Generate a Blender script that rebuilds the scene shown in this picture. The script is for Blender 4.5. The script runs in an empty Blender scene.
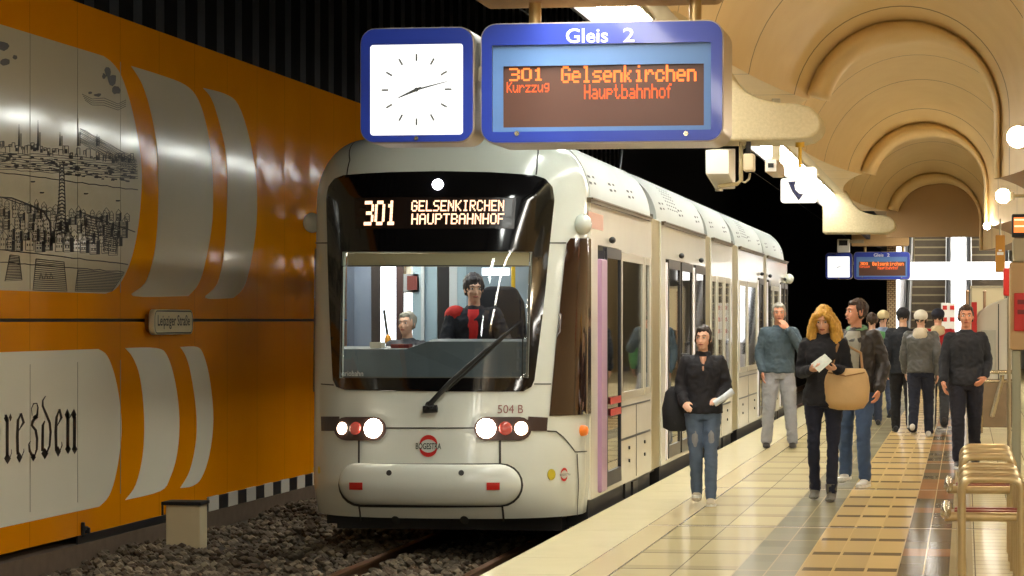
import bpy, bmesh, math, random
from math import sin, cos, pi, atan2, sqrt, radians
from mathutils import Vector, Matrix, Quaternion
from mathutils.geometry import delaunay_2d_cdt
random.seed(7)
SC = bpy.context.scene
COL = SC.collection
# ---------------------------------------------------------------- measured camera
F = 2750.0
TH = math.atan(453/F)
S_, C_ = math.sin(TH), math.cos(TH)
HCAM = 1.6
def ray(px, py):
    a = (px-512)/F; b = (320-py)/F
    return Vector((a*C_-S_, a*S_+C_, b))
def on_x(px, py, X):
    r = ray(px, py); k = X/r.x
    return Vector((X, r.y*k, HCAM+r.z*k))
def on_y(px, py, Y):
    r = ray(px, py); k = Y/r.y
    return Vector((r.x*k, Y, HCAM+r.z*k))
def on_z(px, py, Z=0.0):
    r = ray(px, py); k = (Z-HCAM)/r.z
    return Vector((r.x*k, r.y*k, Z))
def proj(v):
    d = -v[0]*S_+v[1]*C_
    return (512+F*(v[0]*C_+v[1]*S_)/d, 320-F*(v[2]-HCAM)/d)
cam_d = bpy.data.cameras.new('camera'); cam = bpy.data.objects.new('camera', cam_d); COL.objects.link(cam)
cam.location = (0, 0, HCAM); cam.rotation_euler = (pi/2, 0, TH)
cam_d.sensor_width = 36; cam_d.lens = F/1024*36; cam_d.shift_y = 32/1024
cam_d.clip_end = 400
SC.camera = cam
SC.view_settings.view_transform = 'Standard'; SC.view_settings.look = 'None'
SC.view_settings.gamma = 1; SC.view_settings.use_curve_mapping = False
SC.view_settings.exposure = 0.15
SC.cycles.use_denoising = True
SC.cycles.max_bounces = 8
SC.cycles.caustics_reflective = False; SC.cycles.caustics_refractive = False
SC.cycles.sample_clamp_indirect = 6
w = bpy.data.worlds.new('world'); SC.world = w; w.use_nodes = True
w.node_tree.nodes['Background'].inputs[0].default_value = (0.9, 0.8, 0.65, 1)
w.node_tree.nodes['Background'].inputs[1].default_value = 0.03

# ---------------------------------------------------------------- materials
def srgb(r, g, b):
    f = lambda c: (c/255/12.92) if c/255 <= .04045 else ((c/255+.055)/1.055)**2.4
    return (f(r), f(g), f(b), 1)
_M = {}
def mat(name, col, rough=.5, metal=0, emit=None, es=0, noise=0, nscale=8, bump=0, bscale=40, coat=0, trans=0, spec=None, coord='Object'):
    if name in _M: return _M[name]
    m = bpy.data.materials.new(name); m.use_nodes = True; _M[name] = m
    nt = m.node_tree; b = nt.nodes['Principled BSDF']
    b.inputs['Base Color'].default_value = col
    b.inputs['Roughness'].default_value = rough; b.inputs['Metallic'].default_value = metal
    if spec is not None: b.inputs['Specular IOR Level'].default_value = spec
    if coat: b.inputs['Coat Weight'].default_value = coat; b.inputs['Coat Roughness'].default_value = .06
    if emit:
        b.inputs['Emission Color'].default_value = emit; b.inputs['Emission Strength'].default_value = es
    tc = nt.nodes.new('ShaderNodeTexCoord')
    if noise:
        n = nt.nodes.new('ShaderNodeTexNoise'); n.inputs['Scale'].default_value = nscale; n.inputs['Detail'].default_value = 5
        nt.links.new(tc.outputs[coord], n.inputs['Vector'])
        mx = nt.nodes.new('ShaderNodeMix'); mx.data_type = 'RGBA'
        mx.inputs[6].default_value = tuple(c*(1-noise) for c in col[:3])+(1,)
        mx.inputs[7].default_value = tuple(min(1, c*(1+noise)) for c in col[:3])+(1,)
        nt.links.new(n.outputs['Fac'], mx.inputs[0]); nt.links.new(mx.outputs[2], b.inputs['Base Color'])
    if bump:
        n2 = nt.nodes.new('ShaderNodeTexNoise'); n2.inputs['Scale'].default_value = bscale; n2.inputs['Detail'].default_value = 4
        nt.links.new(tc.outputs[coord], n2.inputs['Vector'])
        bp = nt.nodes.new('ShaderNodeBump'); bp.inputs['Strength'].default_value = bump; bp.inputs['Distance'].default_value = .02
        nt.links.new(n2.outputs['Fac'], bp.inputs['Height']); nt.links.new(bp.outputs[0], b.inputs['Normal'])
    return m
def emis(name, col, s): return mat(name, (0.02, 0.02, 0.02, 1), .5, emit=col, es=s, spec=.1)
def glass(name, tint, alpha_min=0.0):
    """thin pane: tinted see-through plus mirror reflection by fresnel"""
    if name in _M: return _M[name]
    m = bpy.data.materials.new(name); m.use_nodes = True; _M[name] = m
    nt = m.node_tree; nt.nodes.remove(nt.nodes['Principled BSDF'])
    out = nt.nodes['Material Output']
    tr = nt.nodes.new('ShaderNodeBsdfTransparent'); tr.inputs[0].default_value = tint
    gl = nt.nodes.new('ShaderNodeBsdfGlossy'); gl.inputs['Roughness'].default_value = .02
    fr = nt.nodes.new('ShaderNodeFresnel'); ge = nt.nodes.new('ShaderNodeNewGeometry')
    io = nt.nodes.new('ShaderNodeMath'); io.operation = 'MULTIPLY_ADD'; io.inputs[1].default_value = 1/1.5-1.5; io.inputs[2].default_value = 1.5
    nt.links.new(ge.outputs['Backfacing'], io.inputs[0]); nt.links.new(io.outputs[0], fr.inputs[0])
    mp = nt.nodes.new('ShaderNodeMath'); mp.operation = 'MULTIPLY_ADD'; mp.inputs[1].default_value = 1; mp.inputs[2].default_value = alpha_min
    nt.links.new(fr.outputs[0], mp.inputs[0])
    mx = nt.nodes.new('ShaderNodeMixShader')
    nt.links.new(mp.outputs[0], mx.inputs[0]); nt.links.new(tr.outputs[0], mx.inputs[1]); nt.links.new(gl.outputs[0], mx.inputs[2])
    nt.links.new(mx.outputs[0], out.inputs[0])
    return m
def soft_gloss(m, fac, rough):
    """turn a principled material into a diffuse base with a fixed share of blurred mirror"""
    nt = m.node_tree; b = nt.nodes['Principled BSDF']; out = nt.nodes['Material Output']
    d = nt.nodes.new('ShaderNodeBsdfDiffuse'); g = nt.nodes.new('ShaderNodeBsdfGlossy'); mx = nt.nodes.new('ShaderNodeMixShader')
    g.inputs['Roughness'].default_value = rough; mx.inputs[0].default_value = fac
    ci = b.inputs['Base Color']
    if ci.links: nt.links.new(ci.links[0].from_socket, d.inputs['Color'])
    else: d.inputs['Color'].default_value = ci.default_value
    ni = b.inputs['Normal']
    if ni.links:
        for q in (d, g): nt.links.new(ni.links[0].from_socket, q.inputs['Normal'])
    nt.links.new(d.outputs[0], mx.inputs[1]); nt.links.new(g.outputs[0], mx.inputs[2]); nt.links.new(mx.outputs[0], out.inputs[0])
    return m
def math_node(nt, op, a, b=None, c=None):
    n = nt.nodes.new('ShaderNodeMath'); n.operation = op
    for i, v in enumerate((a, b, c)):
        if v is None: continue
        if isinstance(v, (int, float)): n.inputs[i].default_value = v
        else: nt.links.new(v, n.inputs[i])
    return n.outputs[0]
def mix_col(nt, fac, a, b):
    n = nt.nodes.new('ShaderNodeMix'); n.data_type = 'RGBA'
    if isinstance(fac, (int, float)): n.inputs[0].default_value = fac
    else: nt.links.new(fac, n.inputs[0])
    for i, v in ((6, a), (7, b)):
        if isinstance(v, tuple): n.inputs[i].default_value = v
        else: nt.links.new(v, n.inputs[i])
    return n.outputs[2]

TRAM = mat('tram_white_paint', srgb(216, 222, 213), .22, coat=.4, noise=.03, nscale=3)
TRAM2 = mat('tram_white_lit_side', srgb(226, 222, 206), .25, coat=.4, noise=.04, nscale=3)  # the tram white again, lightened and warmed for the strongly lit side
BLACK = mat('black_glass', srgb(16, 15, 16), .08, coat=.6)
RUBBER = mat('black_rubber', srgb(22, 22, 22), .6)
SEAM = mat('dark_seam', srgb(40, 42, 40), .6)
ROOFW = mat('roof_white', srgb(188, 194, 190), .5, noise=.05, nscale=3)
CHROME = mat('brushed_steel', srgb(190, 180, 155), .25, metal=.9, noise=.1, nscale=20)
STEEL = mat('satin_steel', srgb(170, 160, 135), .35, metal=.8, noise=.15, nscale=14)
DKMETAL = mat('dark_metal', srgb(45, 44, 44), .5, metal=.5)
OLIVE = mat('gold_grey_aluminium', srgb(160, 148, 105), .35, metal=.5)
CONC = mat('terrazzo_concrete', srgb(196, 184, 148), .75, noise=.22, nscale=45, bump=.25, bscale=90)
CONC_TAN = mat('tan_concrete', srgb(196, 160, 110), .75, noise=.15, nscale=35, bump=.2, bscale=60)
RED = mat('red_plastic', srgb(190, 30, 22), .4)
BLUE = mat('blue_enamel', srgb(38, 62, 168), .3, coat=.3)
LTBLUE = mat('pale_blue_enamel', srgb(95, 135, 190), .4)
WHITE = mat('white_enamel', srgb(235, 235, 228), .35)
BROWNDISP = mat('brown_display_backing', srgb(92, 58, 44), .4)
LEDRED = emis('red_led', (1, .13, .025, 1), 1.5)
LEDAMB = emis('amber_led', (1, .60, .36, 1), 2.2)
LEDORG = emis('orange_led', (1, .21, .04, 1), 1.9)
TUBE = emis('fluorescent_panel', (1, .95, .85, 1), 28)
TUBE2 = emis('tunnel_tube', (.96, 1, .93, 1), 29)

# ---------------------------------------------------------------- mesh builder
class MB:
    def __init__(s): s.v = []; s.f = []; s.mi = []; s.cur = 0
    def add(s, vs, fs):
        o = len(s.v); s.v += [tuple(v) for v in vs]; s.f += [tuple(i+o for i in f) for f in fs]; s.mi += [s.cur]*len(fs); return s
    def box(s, x0, x1, y0, y1, z0, z1, M=None):
        vs = [Vector((x, y, z)) for x in (x0, x1) for y in (y0, y1) for z in (z0, z1)]
        if M: vs = [M @ v for v in vs]
        return s.add(vs, [(0, 1, 3, 2), (4, 6, 7, 5), (0, 4, 5, 1), (2, 3, 7, 6), (0, 2, 6, 4), (1, 5, 7, 3)])
    def quad(s, a, b, c, d): return s.add([a, b, c, d], [(0, 1, 2, 3)])
    def bar(s, p, q, wx, wy, up=(0, 0, 1)):
        p = Vector(p); q = Vector(q); d = (q-p).normalized(); u = Vector(up)
        if abs(d.dot(u)) > .98: u = Vector((0, 1, 0))
        a = d.cross(u).normalized(); b = a.cross(d).normalized()
        vs = [e+a*sx*wx/2+b*sy*wy/2 for e in (p, q) for sx, sy in ((-1, -1), (1, -1), (1, 1), (-1, 1))]
        return s.add(vs, [(3, 2, 1, 0), (4, 5, 6, 7), (0, 1, 5, 4), (1, 2, 6, 5), (2, 3, 7, 6), (3, 0, 4, 7)])
    def tube(s, pts, r, n=10, cap=True):
        pts = [Vector(p) for p in pts]; rs = r if isinstance(r, (list, tuple)) else [r]*len(pts)
        rings = []; prev = None
        for i, p in enumerate(pts):
            t = (pts[min(i+1, len(pts)-1)]-pts[max(i-1, 0)])
            t = t.normalized() if t.length > 1e-9 else Vector((0, 0, 1))
            if prev is None:
                u = Vector((0, 0, 1)) if abs(t.z) < .9 else Vector((1, 0, 0))
                a = t.cross(u).normalized()
            else:
                a = (prev - t*prev.dot(t)).normalized()
            prev = a; b = t.cross(a)
            rings.append([p+(a*cos(2*pi*k/n)+b*sin(2*pi*k/n))*rs[i] for k in range(n)])
        vs = [v for rg in rings for v in rg]; fs = []
        for i in range(len(pts)-1):
            for k in range(n):
                k2 = (k+1) % n
                fs.append((i*n+k, i*n+k2, (i+1)*n+k2, (i+1)*n+k))
        if cap: fs += [tuple(range(n))[::-1], tuple((len(pts)-1)*n+k for k in range(n))]
        return s.add(vs, fs)
    def cyl(s, p, q, r, n=16): return s.tube([p, q], r, n)
    def prism(s, poly, axis, a, b):
        """closed polygon in the two other axes extruded along axis"""
        def P(u, v, t): return {'x': (t, u, v), 'y': (u, t, v), 'z': (u, v, t)}[axis]
        n = len(poly)
        vs = [P(u, v, a) for u, v in poly]+[P(u, v, b) for u, v in poly]
        fs = [tuple(range(n))[::-1], tuple(range(n, 2*n))]+[(i, (i+1) % n, n+(i+1) % n, n+i) for i in range(n)]
        return s.add(vs, fs)
    def loft(s, rings, cap=True):
        n = len(rings[0]); vs = [v for r in rings for v in r]; fs = []
        for i in range(len(rings)-1):
            for k in range(n): fs.append((i*n+k, i*n+(k+1) % n, (i+1)*n+(k+1) % n, (i+1)*n+k))
        if cap: fs += [tuple(range(n))[::-1], tuple((len(rings)-1)*n+k for k in range(n))]
        return s.add(vs, fs)
    def ball(s, c, rx, ry=None, rz=None, nu=16, nv=10, M=None):
        ry = ry or rx; rz = rz or rx; c = Vector(c); vs = []; fs = []
        for j in range(1, nv):
            ph = pi*j/nv
            for i in range(nu):
                v = Vector((rx*sin(ph)*cos(2*pi*i/nu), ry*sin(ph)*sin(2*pi*i/nu), rz*cos(ph)))
                if M: v = M @ v
                vs.append(c+v)
        t = Vector((0, 0, rz)); 
        if M: t = M @ t
        vs += [c+t, c-t]; T = len(vs)-2; B = len(vs)-1
        for j in range(nv-2):
            for i in range(nu):
                i2 = (i+1) % nu
                fs.append((j*nu+i, (j+1)*nu+i, (j+1)*nu+i2, j*nu+i2))
        for i in range(nu):
            fs.append((T, i, (i+1) % nu)); fs.append((B, (nv-2)*nu+(i+1) % nu, (nv-2)*nu+i))
        return s.add(vs, fs)
    def build(s, name, mats, parent=None, smooth=False, bevel=0, seg=2, origin=None):
        me = bpy.data.meshes.new(name)
        vs = s.v
        if origin is not None: vs = [(v[0]-origin[0], v[1]-origin[1], v[2]-origin[2]) for v in vs]
        me.from_pydata(vs, [], s.f)
        if not isinstance(mats, (list, tuple)): mats = [mats]
        for m in mats: me.materials.append(m)
        for p, i in zip(me.polygons, s.mi): p.material_index = i
        bm = bmesh.new(); bm.from_mesh(me); bmesh.ops.recalc_face_normals(bm, faces=bm.faces); bm.to_mesh(me); bm.free()
        if smooth:
            for p in me.polygons: p.use_smooth = True
            if smooth != 'all':
                try: me.set_sharp_from_angle(angle=radians(40))
                except Exception: pass
        o = bpy.data.objects.new(name, me); COL.objects.link(o)
        if origin is not None: o.location = origin
        if parent is not None: o.parent = parent
        if bevel:
            md = o.modifiers.new('bevel', 'BEVEL'); md.width = bevel; md.segments = seg; md.limit_method = 'ANGLE'; md.angle_limit = radians(35)
        return o
def empty(name, loc=(0, 0, 0), rz=0):
    o = bpy.data.objects.new(name, None); COL.objects.link(o); o.location = loc; o.rotation_euler = (0, 0, rz); o.empty_display_size = .2
    return o
def tag(o, label=None, cat=None, group=None, kind=None):
    if label: o['label'] = label
    if cat: o['category'] = cat
    if group: o['group'] = group
    if kind: o['kind'] = kind
    return o
def struct(o): o['kind'] = 'structure'; return o
def copy_tree(o, parent=None):
    c = o.copy(); COL.objects.link(c)
    if parent is not None: c.parent = parent
    for ch in list(o.children): copy_tree(ch, c)
    return c
def rrect(x0, x1, z0, z1, r, n=6):
    pts = []
    for cx, cz, a0 in ((x1-r, z1-r, 0), (x0+r, z1-r, pi/2), (x0+r, z0+r, pi), (x1-r, z0+r, 1.5*pi)):
        for k in range(n+1):
            a = a0+pi/2*k/n; pts.append((cx+r*cos(a), cz+r*sin(a)))
    return pts
def spline(pts, n=4, closed=False):
    out = []; m = len(pts)
    for i in range(m if closed else m-1):
        p0, p1, p2, p3 = (pts[(i-1) % m], pts[i], pts[(i+1) % m], pts[(i+2) % m]) if closed else (pts[max(i-1, 0)], pts[i], pts[i+1], pts[min(i+2, m-1)])
        for k in range(n):
            t = k/n; out.append(tuple(.5*((2*b)+(-a+c)*t+(2*a-5*b+4*c-d)*t*t+(-a+3*b-3*c+d)*t**3) for a, b, c, d in zip(p0, p1, p2, p3)))
    if not closed: out.append(tuple(pts[-1]))
    return out
def inside(p, poly):
    x, y = p; c = False; n = len(poly); j = n-1
    for i in range(n):
        xi, yi = poly[i]; xj, yj = poly[j]
        if (yi > y) != (yj > y) and x < (xj-xi)*(y-yi)/(yj-yi)+xi: c = not c
        j = i
    return c
def densify(poly, step, closed=True):
    out = []; n = len(poly)
    for i in range(n if closed else n-1):
        a = poly[i]; b = poly[(i+1) % n]; L = sqrt(((b[0]-a[0])/step[0])**2+((b[1]-a[1])/step[1])**2); k = max(1, int(math.ceil(L)))
        for q in range(k): out.append((a[0]+(b[0]-a[0])*q/k, a[1]+(b[1]-a[1])*q/k))
    if not closed: out.append(poly[-1])
    return out
def patch(mb, outer, holes, step, fn, off=0.0, thick=0.0):
    """fill a 2-D region (minus holes) on a curved surface fn(u,v)->Vector"""
    pts = []; edges = []
    for pl in [outer]+list(holes):
        d = densify(pl, step); o = len(pts); pts += d; edges += [(o+i, o+(i+1) % len(d)) for i in range(len(d))]
    us = [p[0] for p in outer]; vs_ = [p[1] for p in outer]
    u = min(us)+step[0]*.5
    while u < max(us):
        v = min(vs_)+step[1]*.5
        while v < max(vs_):
            if inside((u, v), outer) and not any(inside((u, v), h) for h in holes): pts.append((u, v))
            v += step[1]
        u += step[0]
    vo, eo, fo, *_ = delaunay_2d_cdt([Vector(p) for p in pts], edges, [], 0, 1e-7)
    fs = []
    for f in fo:
        c = (sum(vo[i][0] for i in f)/len(f), sum(vo[i][1] for i in f)/len(f))
        if inside(c, outer) and not any(inside(c, h) for h in holes): fs.append(tuple(f))
    e = 1e-3; P = []; N = []
    for q in vo:
        p = fn(q[0], q[1]); du = fn(q[0]+e, q[1])-fn(q[0]-e, q[1]); dv = fn(q[0], q[1]+e)-fn(q[0], q[1]-e)
        n = du.cross(dv)
        n = n.normalized() if n.length > 1e-12 else Vector((0, -1, 0))
        P.append(p+n*off); N.append(n)
    mb.add(P, fs)
    if thick:
        mb.add([p-n*thick for p, n in zip(P, N)], [tuple(reversed(f)) for f in fs])
        from collections import Counter
        cnt = Counter(); 
        for f in fs:
            for i in range(len(f)): a, b = f[i], f[(i+1) % len(f)]; cnt[(min(a, b), max(a, b))] += 1
        bd = [k for k, c in cnt.items() if c == 1]
        vs = P+[p-n*thick for p, n in zip(P, N)]; m = len(P)
        mb.add(vs, [(a, b, b+m, a+m) for a, b in bd])
    return mb
def stroke_poly(pts, w, closed=False):
    """outline strip quads for a polyline in 2-D; w width or list"""
    n = len(pts); ws = w if isinstance(w, (list, tuple)) else [w]*n; L = []; R = []
    for i, p in enumerate(pts):
        if closed: a = pts[i-1]; b = pts[(i+1) % n]
        else: a = pts[max(i-1, 0)]; b = pts[min(i+1, n-1)]
        dx, dy = b[0]-a[0], b[1]-a[1]; l = sqrt(dx*dx+dy*dy) or 1
        nx, ny = -dy/l*ws[i]/2, dx/l*ws[i]/2
        L.append((p[0]+nx, p[1]+ny)); R.append((p[0]-nx, p[1]-ny))
    return L, R
def stroke(mb, pts, w, fn, off, step=None, closed=False):
    if step: pts = densify(pts, step, closed)
    L, R = stroke_poly(pts, w, closed); n = len(pts); e = 1e-3; vs = []
    for q in L+R:
        p = fn(*q); du = fn(q[0]+e, q[1])-fn(q[0]-e, q[1]); dv = fn(q[0], q[1]+e)-fn(q[0], q[1]-e)
        nn = du.cross(dv); nn = nn.normalized() if nn.length > 1e-12 else Vector((0, -1, 0))
        vs.append(p+nn*off)
    m = n if closed else n-1
    return mb.add(vs, [(i, (i+1) % n, n+(i+1) % n, n+i) for i in range(m)])
def text_mesh(body, size=1.0, bold=0.0, align='CENTER'):
    cu = bpy.data.curves.new('t', 'FONT'); cu.body = body; cu.size = size; cu.offset = bold; cu.align_x = align; cu.resolution_u = 3
    o = bpy.data.objects.new('t', cu); COL.objects.link(o)
    bpy.context.view_layer.update()
    me = bpy.data.meshes.new_from_object(o.evaluated_get(bpy.context.evaluated_depsgraph_get()))
    vs = [tuple(v.co) for v in me.vertices]; fs = [tuple(p.vertices) for p in me.polygons]
    bpy.data.objects.remove(o); bpy.data.curves.remove(cu); bpy.data.meshes.remove(me)
    return vs, fs
def text_fit(mb, body, x0, x1, z0, z1, fn, off=0.004, bold=0.0):
    """text stretched into a rectangle of 2-D coordinates, mapped by fn"""
    vs, fs = text_mesh(body, 1.0, bold)
    a0 = min(v[0] for v in vs); a1 = max(v[0] for v in vs); b0 = min(v[1] for v in vs); b1 = max(v[1] for v in vs)
    P = []; e = 1e-3
    for v in vs:
        u = x0+(v[0]-a0)/(a1-a0)*(x1-x0); t = z0+(v[1]-b0)/(b1-b0)*(z1-z0)
        p = fn(u, t); n = (fn(u+e, t)-fn(u-e, t)).cross(fn(u, t+e)-fn(u, t-e)); n.normalize()
        P.append(p+n*off)
    return mb.add(P, fs)
G57 = {  # 5x7 dot-matrix glyphs
'G':'01110 10001 10000 10111 10001 10001 01110','E':'11111 10000 10000 11110 10000 10000 11111','L':'10000 10000 10000 10000 10000 10000 11111',
'S':'01111 10000 10000 01110 00001 00001 11110','N':'10001 11001 10101 10101 10011 10001 10001','K':'10001 10010 10100 11000 10100 10010 10001',
'I':'01110 00100 00100 00100 00100 00100 01110','R':'11110 10001 10001 11110 10100 10010 10001','C':'01110 10001 10000 10000 10000 10001 01110',
'H':'10001 10001 10001 11111 10001 10001 10001','A':'01110 10001 10001 11111 10001 10001 10001','U':'10001 10001 10001 10001 10001 10001 01110',
'P':'11110 10001 10001 11110 10000 10000 10000','T':'11111 00100 00100 00100 00100 00100 00100','B':'11110 10001 10001 11110 10001 10001 11110',
'O':'01110 10001 10001 10001 10001 10001 01110','F':'11111 10000 10000 11110 10000 10000 10000',
'3':'11110 00001 00001 01110 00001 00001 11110','0':'01110 10001 10001 10001 10001 10001 01110','1':'00100 01100 00100 00100 00100 00100 01110',
'e':'00000 00000 01110 10001 11111 10000 01110','l':'01100 00100 00100 00100 00100 00100 01110','s':'00000 00000 01111 10000 01110 00001 11110',
'n':'00000 00000 11110 10001 10001 10001 10001','k':'10000 10000 10010 10100 11000 10100 10010','i':'00100 00000 01100 00100 00100 00100 01110',
'r':'00000 00000 10110 11001 10000 10000 10000','c':'00000 00000 01110 10001 10000 10001 01110','h':'10000 10000 11110 10001 10001 10001 10001',
'a':'00000 00000 01110 00001 01111 10001 01111','u':'00000 00000 10001 10001 10001 10011 01101','p':'00000 00000 11110 10001 11110 10000 10000',
't':'01000 01000 11100 01000 01000 01001 00110','b':'10000 10000 11110 10001 10001 10001 11110','o':'00000 00000 01110 10001 10001 10001 01110',
'f':'00110 01000 11100 01000 01000 01000 01000','z':'00000 00000 11111 00010 00100 01000 11111','g':'00000 01111 10001 10001 01111 00001 01110',' ':'00000 '*7}
def dots(mb, body, x0, x1, z0, z1, fn, off=0.004, fill=.92, bold=0):
    n = len(body); cols = n*6-1; cw = (x1-x0)/cols; rh = (z1-z0)/7
    for k, ch in enumerate(body):
        rows = G57[ch].split() if ch != ' ' else ['00000']*7
        for j, r in enumerate(rows):
            for i, c in enumerate(r):
                if c == '1':
                    a = x0+(k*6+i)*cw; b = z1-j*rh; w = cw*(fill+bold); h = rh*fill
                    e = 1e-3; nn = (fn(a+e, b)-fn(a-e, b)).cross(fn(a, b+e)-fn(a, b-e)).normalized()
                    mb.add([fn(a, b)+nn*off, fn(a+w, b)+nn*off, fn(a+w, b-h)+nn*off, fn(a, b-h)+nn*off], [(0, 1, 2, 3)])
    return mb
# ================================================================ SETTING
XE = -3.0      # platform edge
XW = -7.3      # mural wall
ZB = -0.45     # ballast level
# ---- platform floor with its tile bands
def floor_material():
    m = bpy.data.materials.new('platform_tiles'); m.use_nodes = True; nt = m.node_tree; b = nt.nodes['Principled BSDF']
    tc = nt.nodes.new('ShaderNodeTexCoord'); sp = nt.nodes.new('ShaderNodeSeparateXYZ'); nt.links.new(tc.outputs['Object'], sp.inputs[0])
    x, y = sp.outputs[0], sp.outputs[1]
    def wn(a, bb):
        c = nt.nodes.new('ShaderNodeCombineXYZ'); nt.links.new(a, c.inputs[0]); nt.links.new(bb, c.inputs[1])
        n = nt.nodes.new('ShaderNodeTexWhiteNoise'); n.noise_dimensions = '2D'; nt.links.new(c.outputs[0], n.inputs[0]); return n.outputs['Value']
    yr = math_node(nt, 'MULTIPLY_ADD', y, 1/1.2125, -(20.05/1.2125)+40)     # row coordinate
    yf = math_node(nt, 'FRACT', yr)
    darkrow = math_node(nt, 'LESS_THAN', yf, .2)
    yline = math_node(nt, 'LESS_THAN', math_node(nt, 'ABSOLUTE', math_node(nt, 'SUBTRACT', yf, .985)), .015)
    def xl(x0, wd, t=.009):
        f_ = math_node(nt, 'FRACT', math_node(nt, 'MULTIPLY_ADD', x, 1/wd, -x0/wd+50))
        return math_node(nt, 'LESS_THAN', f_, t/wd)
    def xi(x0, wd): return math_node(nt, 'FLOOR', math_node(nt, 'MULTIPLY_ADD', x, 1/wd, -x0/wd+50))
    yi = math_node(nt, 'FLOOR', math_node(nt, 'MULTIPLY', yr, 2)); yi1 = math_node(nt, 'FLOOR', yr)
    def var(colr, amp, rnd):
        lo = tuple(c*(1-amp) for c in colr[:3])+(1,); hi = tuple(c*(1+amp) for c in colr[:3])+(1,)
        return mix_col(nt, rnd, lo, hi)
    grout = srgb(120, 108, 84)
    # cream tiles (B)
    B = var(srgb(200, 186, 140), .12, wn(xi(-2.2, .375), yi1)); B = mix_col(nt, math_node(nt, 'MULTIPLY', darkrow, .45), B, srgb(150, 138, 104))
    B = mix_col(nt, math_node(nt, 'MAXIMUM', xl(-2.2, .375), yline), B, grout)
    # green grey (C)
    Cc = var(srgb(146, 140, 112), .16, wn(xi(-1.45, .2), yi)); Cc = mix_col(nt, math_node(nt, 'MAXIMUM', xl(-1.45, .2), yline), Cc, srgb(186, 170, 130))
    # golden (D)
    D = var(srgb(214, 184, 126), .10, wn(xi(-1.05, .2067), yi1)); dk = math_node(nt, 'MULTIPLY', darkrow, math_node(nt, 'SUBTRACT', 1, xl(-1.05, .2067, .02)))
    D = mix_col(nt, dk, D, srgb(124, 106, 76)); D = mix_col(nt, math_node(nt, 'MAXIMUM', xl(-1.05, .2067, .007), yline), D, srgb(222, 190, 130))
    # brown grey (E)
    Er = wn(yi, yi); E0 = mix_col(nt, math_node(nt, 'GREATER_THAN', Er, .55), srgb(118, 106, 82), srgb(168, 122, 82)); E0 = mix_col(nt, math_node(nt, 'MULTIPLY', wn(xi(-.43, .165), yi), .35), E0, srgb(90, 84, 66))
    E0 = mix_col(nt, xl(-.43, .165), E0, srgb(205, 180, 135))
    # white tiles (F)
    Fc = var(srgb(214, 200, 158), .06, wn(xi(.06, .3), yi)); Fc = mix_col(nt, math_node(nt, 'MAXIMUM', xl(.06, .3), math_node(nt, 'LESS_THAN', math_node(nt, 'FRACT', math_node(nt, 'MULTIPLY', yr, 4)), .06)), Fc, grout)
    Gc = srgb(178, 160, 120)
    A = srgb(205, 190, 148)
    col = A
    for lim, c in ((-2.2, B), (-1.45, Cc), (-1.05, D), (-.43, E0), (-.10, Gc), (.05, Fc)):
        col = mix_col(nt, math_node(nt, 'GREATER_THAN', x, lim), col, c)
    # dark joint lines between the bands, light expansion strips across
    for xx in (-2.44, -2.2):
        col = mix_col(nt, math_node(nt, 'LESS_THAN', math_node(nt, 'ABSOLUTE', math_node(nt, 'SUBTRACT', x, xx)), .008), col, srgb(110, 98, 76))
    jf = math_node(nt, 'FRACT', math_node(nt, 'MULTIPLY_ADD', y, 1/4.85, -21.3/4.85+20))
    col = mix_col(nt, math_node(nt, 'LESS_THAN', jf, .010), col, srgb(226, 208, 176))
    col = mix_col(nt, math_node(nt, 'LESS_THAN', math_node(nt, 'ABSOLUTE', math_node(nt, 'SUBTRACT', jf, .014)), .004), col, srgb(60, 52, 42))
    n = nt.nodes.new('ShaderNodeTexNoise'); n.inputs['Scale'].default_value = 2.2; n.inputs['Detail'].default_value = 6; nt.links.new(tc.outputs['Object'], n.inputs['Vector'])
    hs = mix_col(nt, math_node(nt, 'MULTIPLY', n.outputs['Fac'], .10), col, srgb(150, 128, 90))
    nt.links.new(hs, b.inputs['Base Color']); b.inputs['Specular IOR Level'].default_value = .32
    rg = math_node(nt, 'MULTIPLY_ADD', n.outputs['Fac'], .08, .10); nt.links.new(rg, b.inputs['Roughness'])
    n2 = nt.nodes.new('ShaderNodeTexNoise'); n2.inputs['Scale'].default_value = 5; nt.links.new(tc.outputs['Object'], n2.inputs['Vector'])
    bp = nt.nodes.new('ShaderNodeBump'); bp.inputs['Strength'].default_value = .02; bp.inputs['Distance'].default_value = .01
    nt.links.new(n2.outputs['Fac'], bp.inputs['Height']); nt.links.new(bp.outputs[0], b.inputs['Normal'])
    return m
FL = soft_gloss(floor_material(), .33, .13)
struct(MB().box(-2.44, 4.3, -12, 92, -.30, 0).build('floor', FL))
EDGE = soft_gloss(mat('edge_slabs', srgb(214, 204, 166), .16, noise=.06, nscale=3), .28, .12)
kb = MB()
y = -12.0
while y < 92: kb.box(XE, -2.443, y, y+1.205, -.12, 0.0); y += 1.2125
struct(kb.build('trim_1', EDGE, bevel=.004, seg=1))
struct(MB().box(XE+.06, -2.45, -12, 92, -.9, -.121).build('wall_platform_face', mat('platform_face', srgb(96, 88, 74), .8, noise=.2, nscale=6)))
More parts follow.
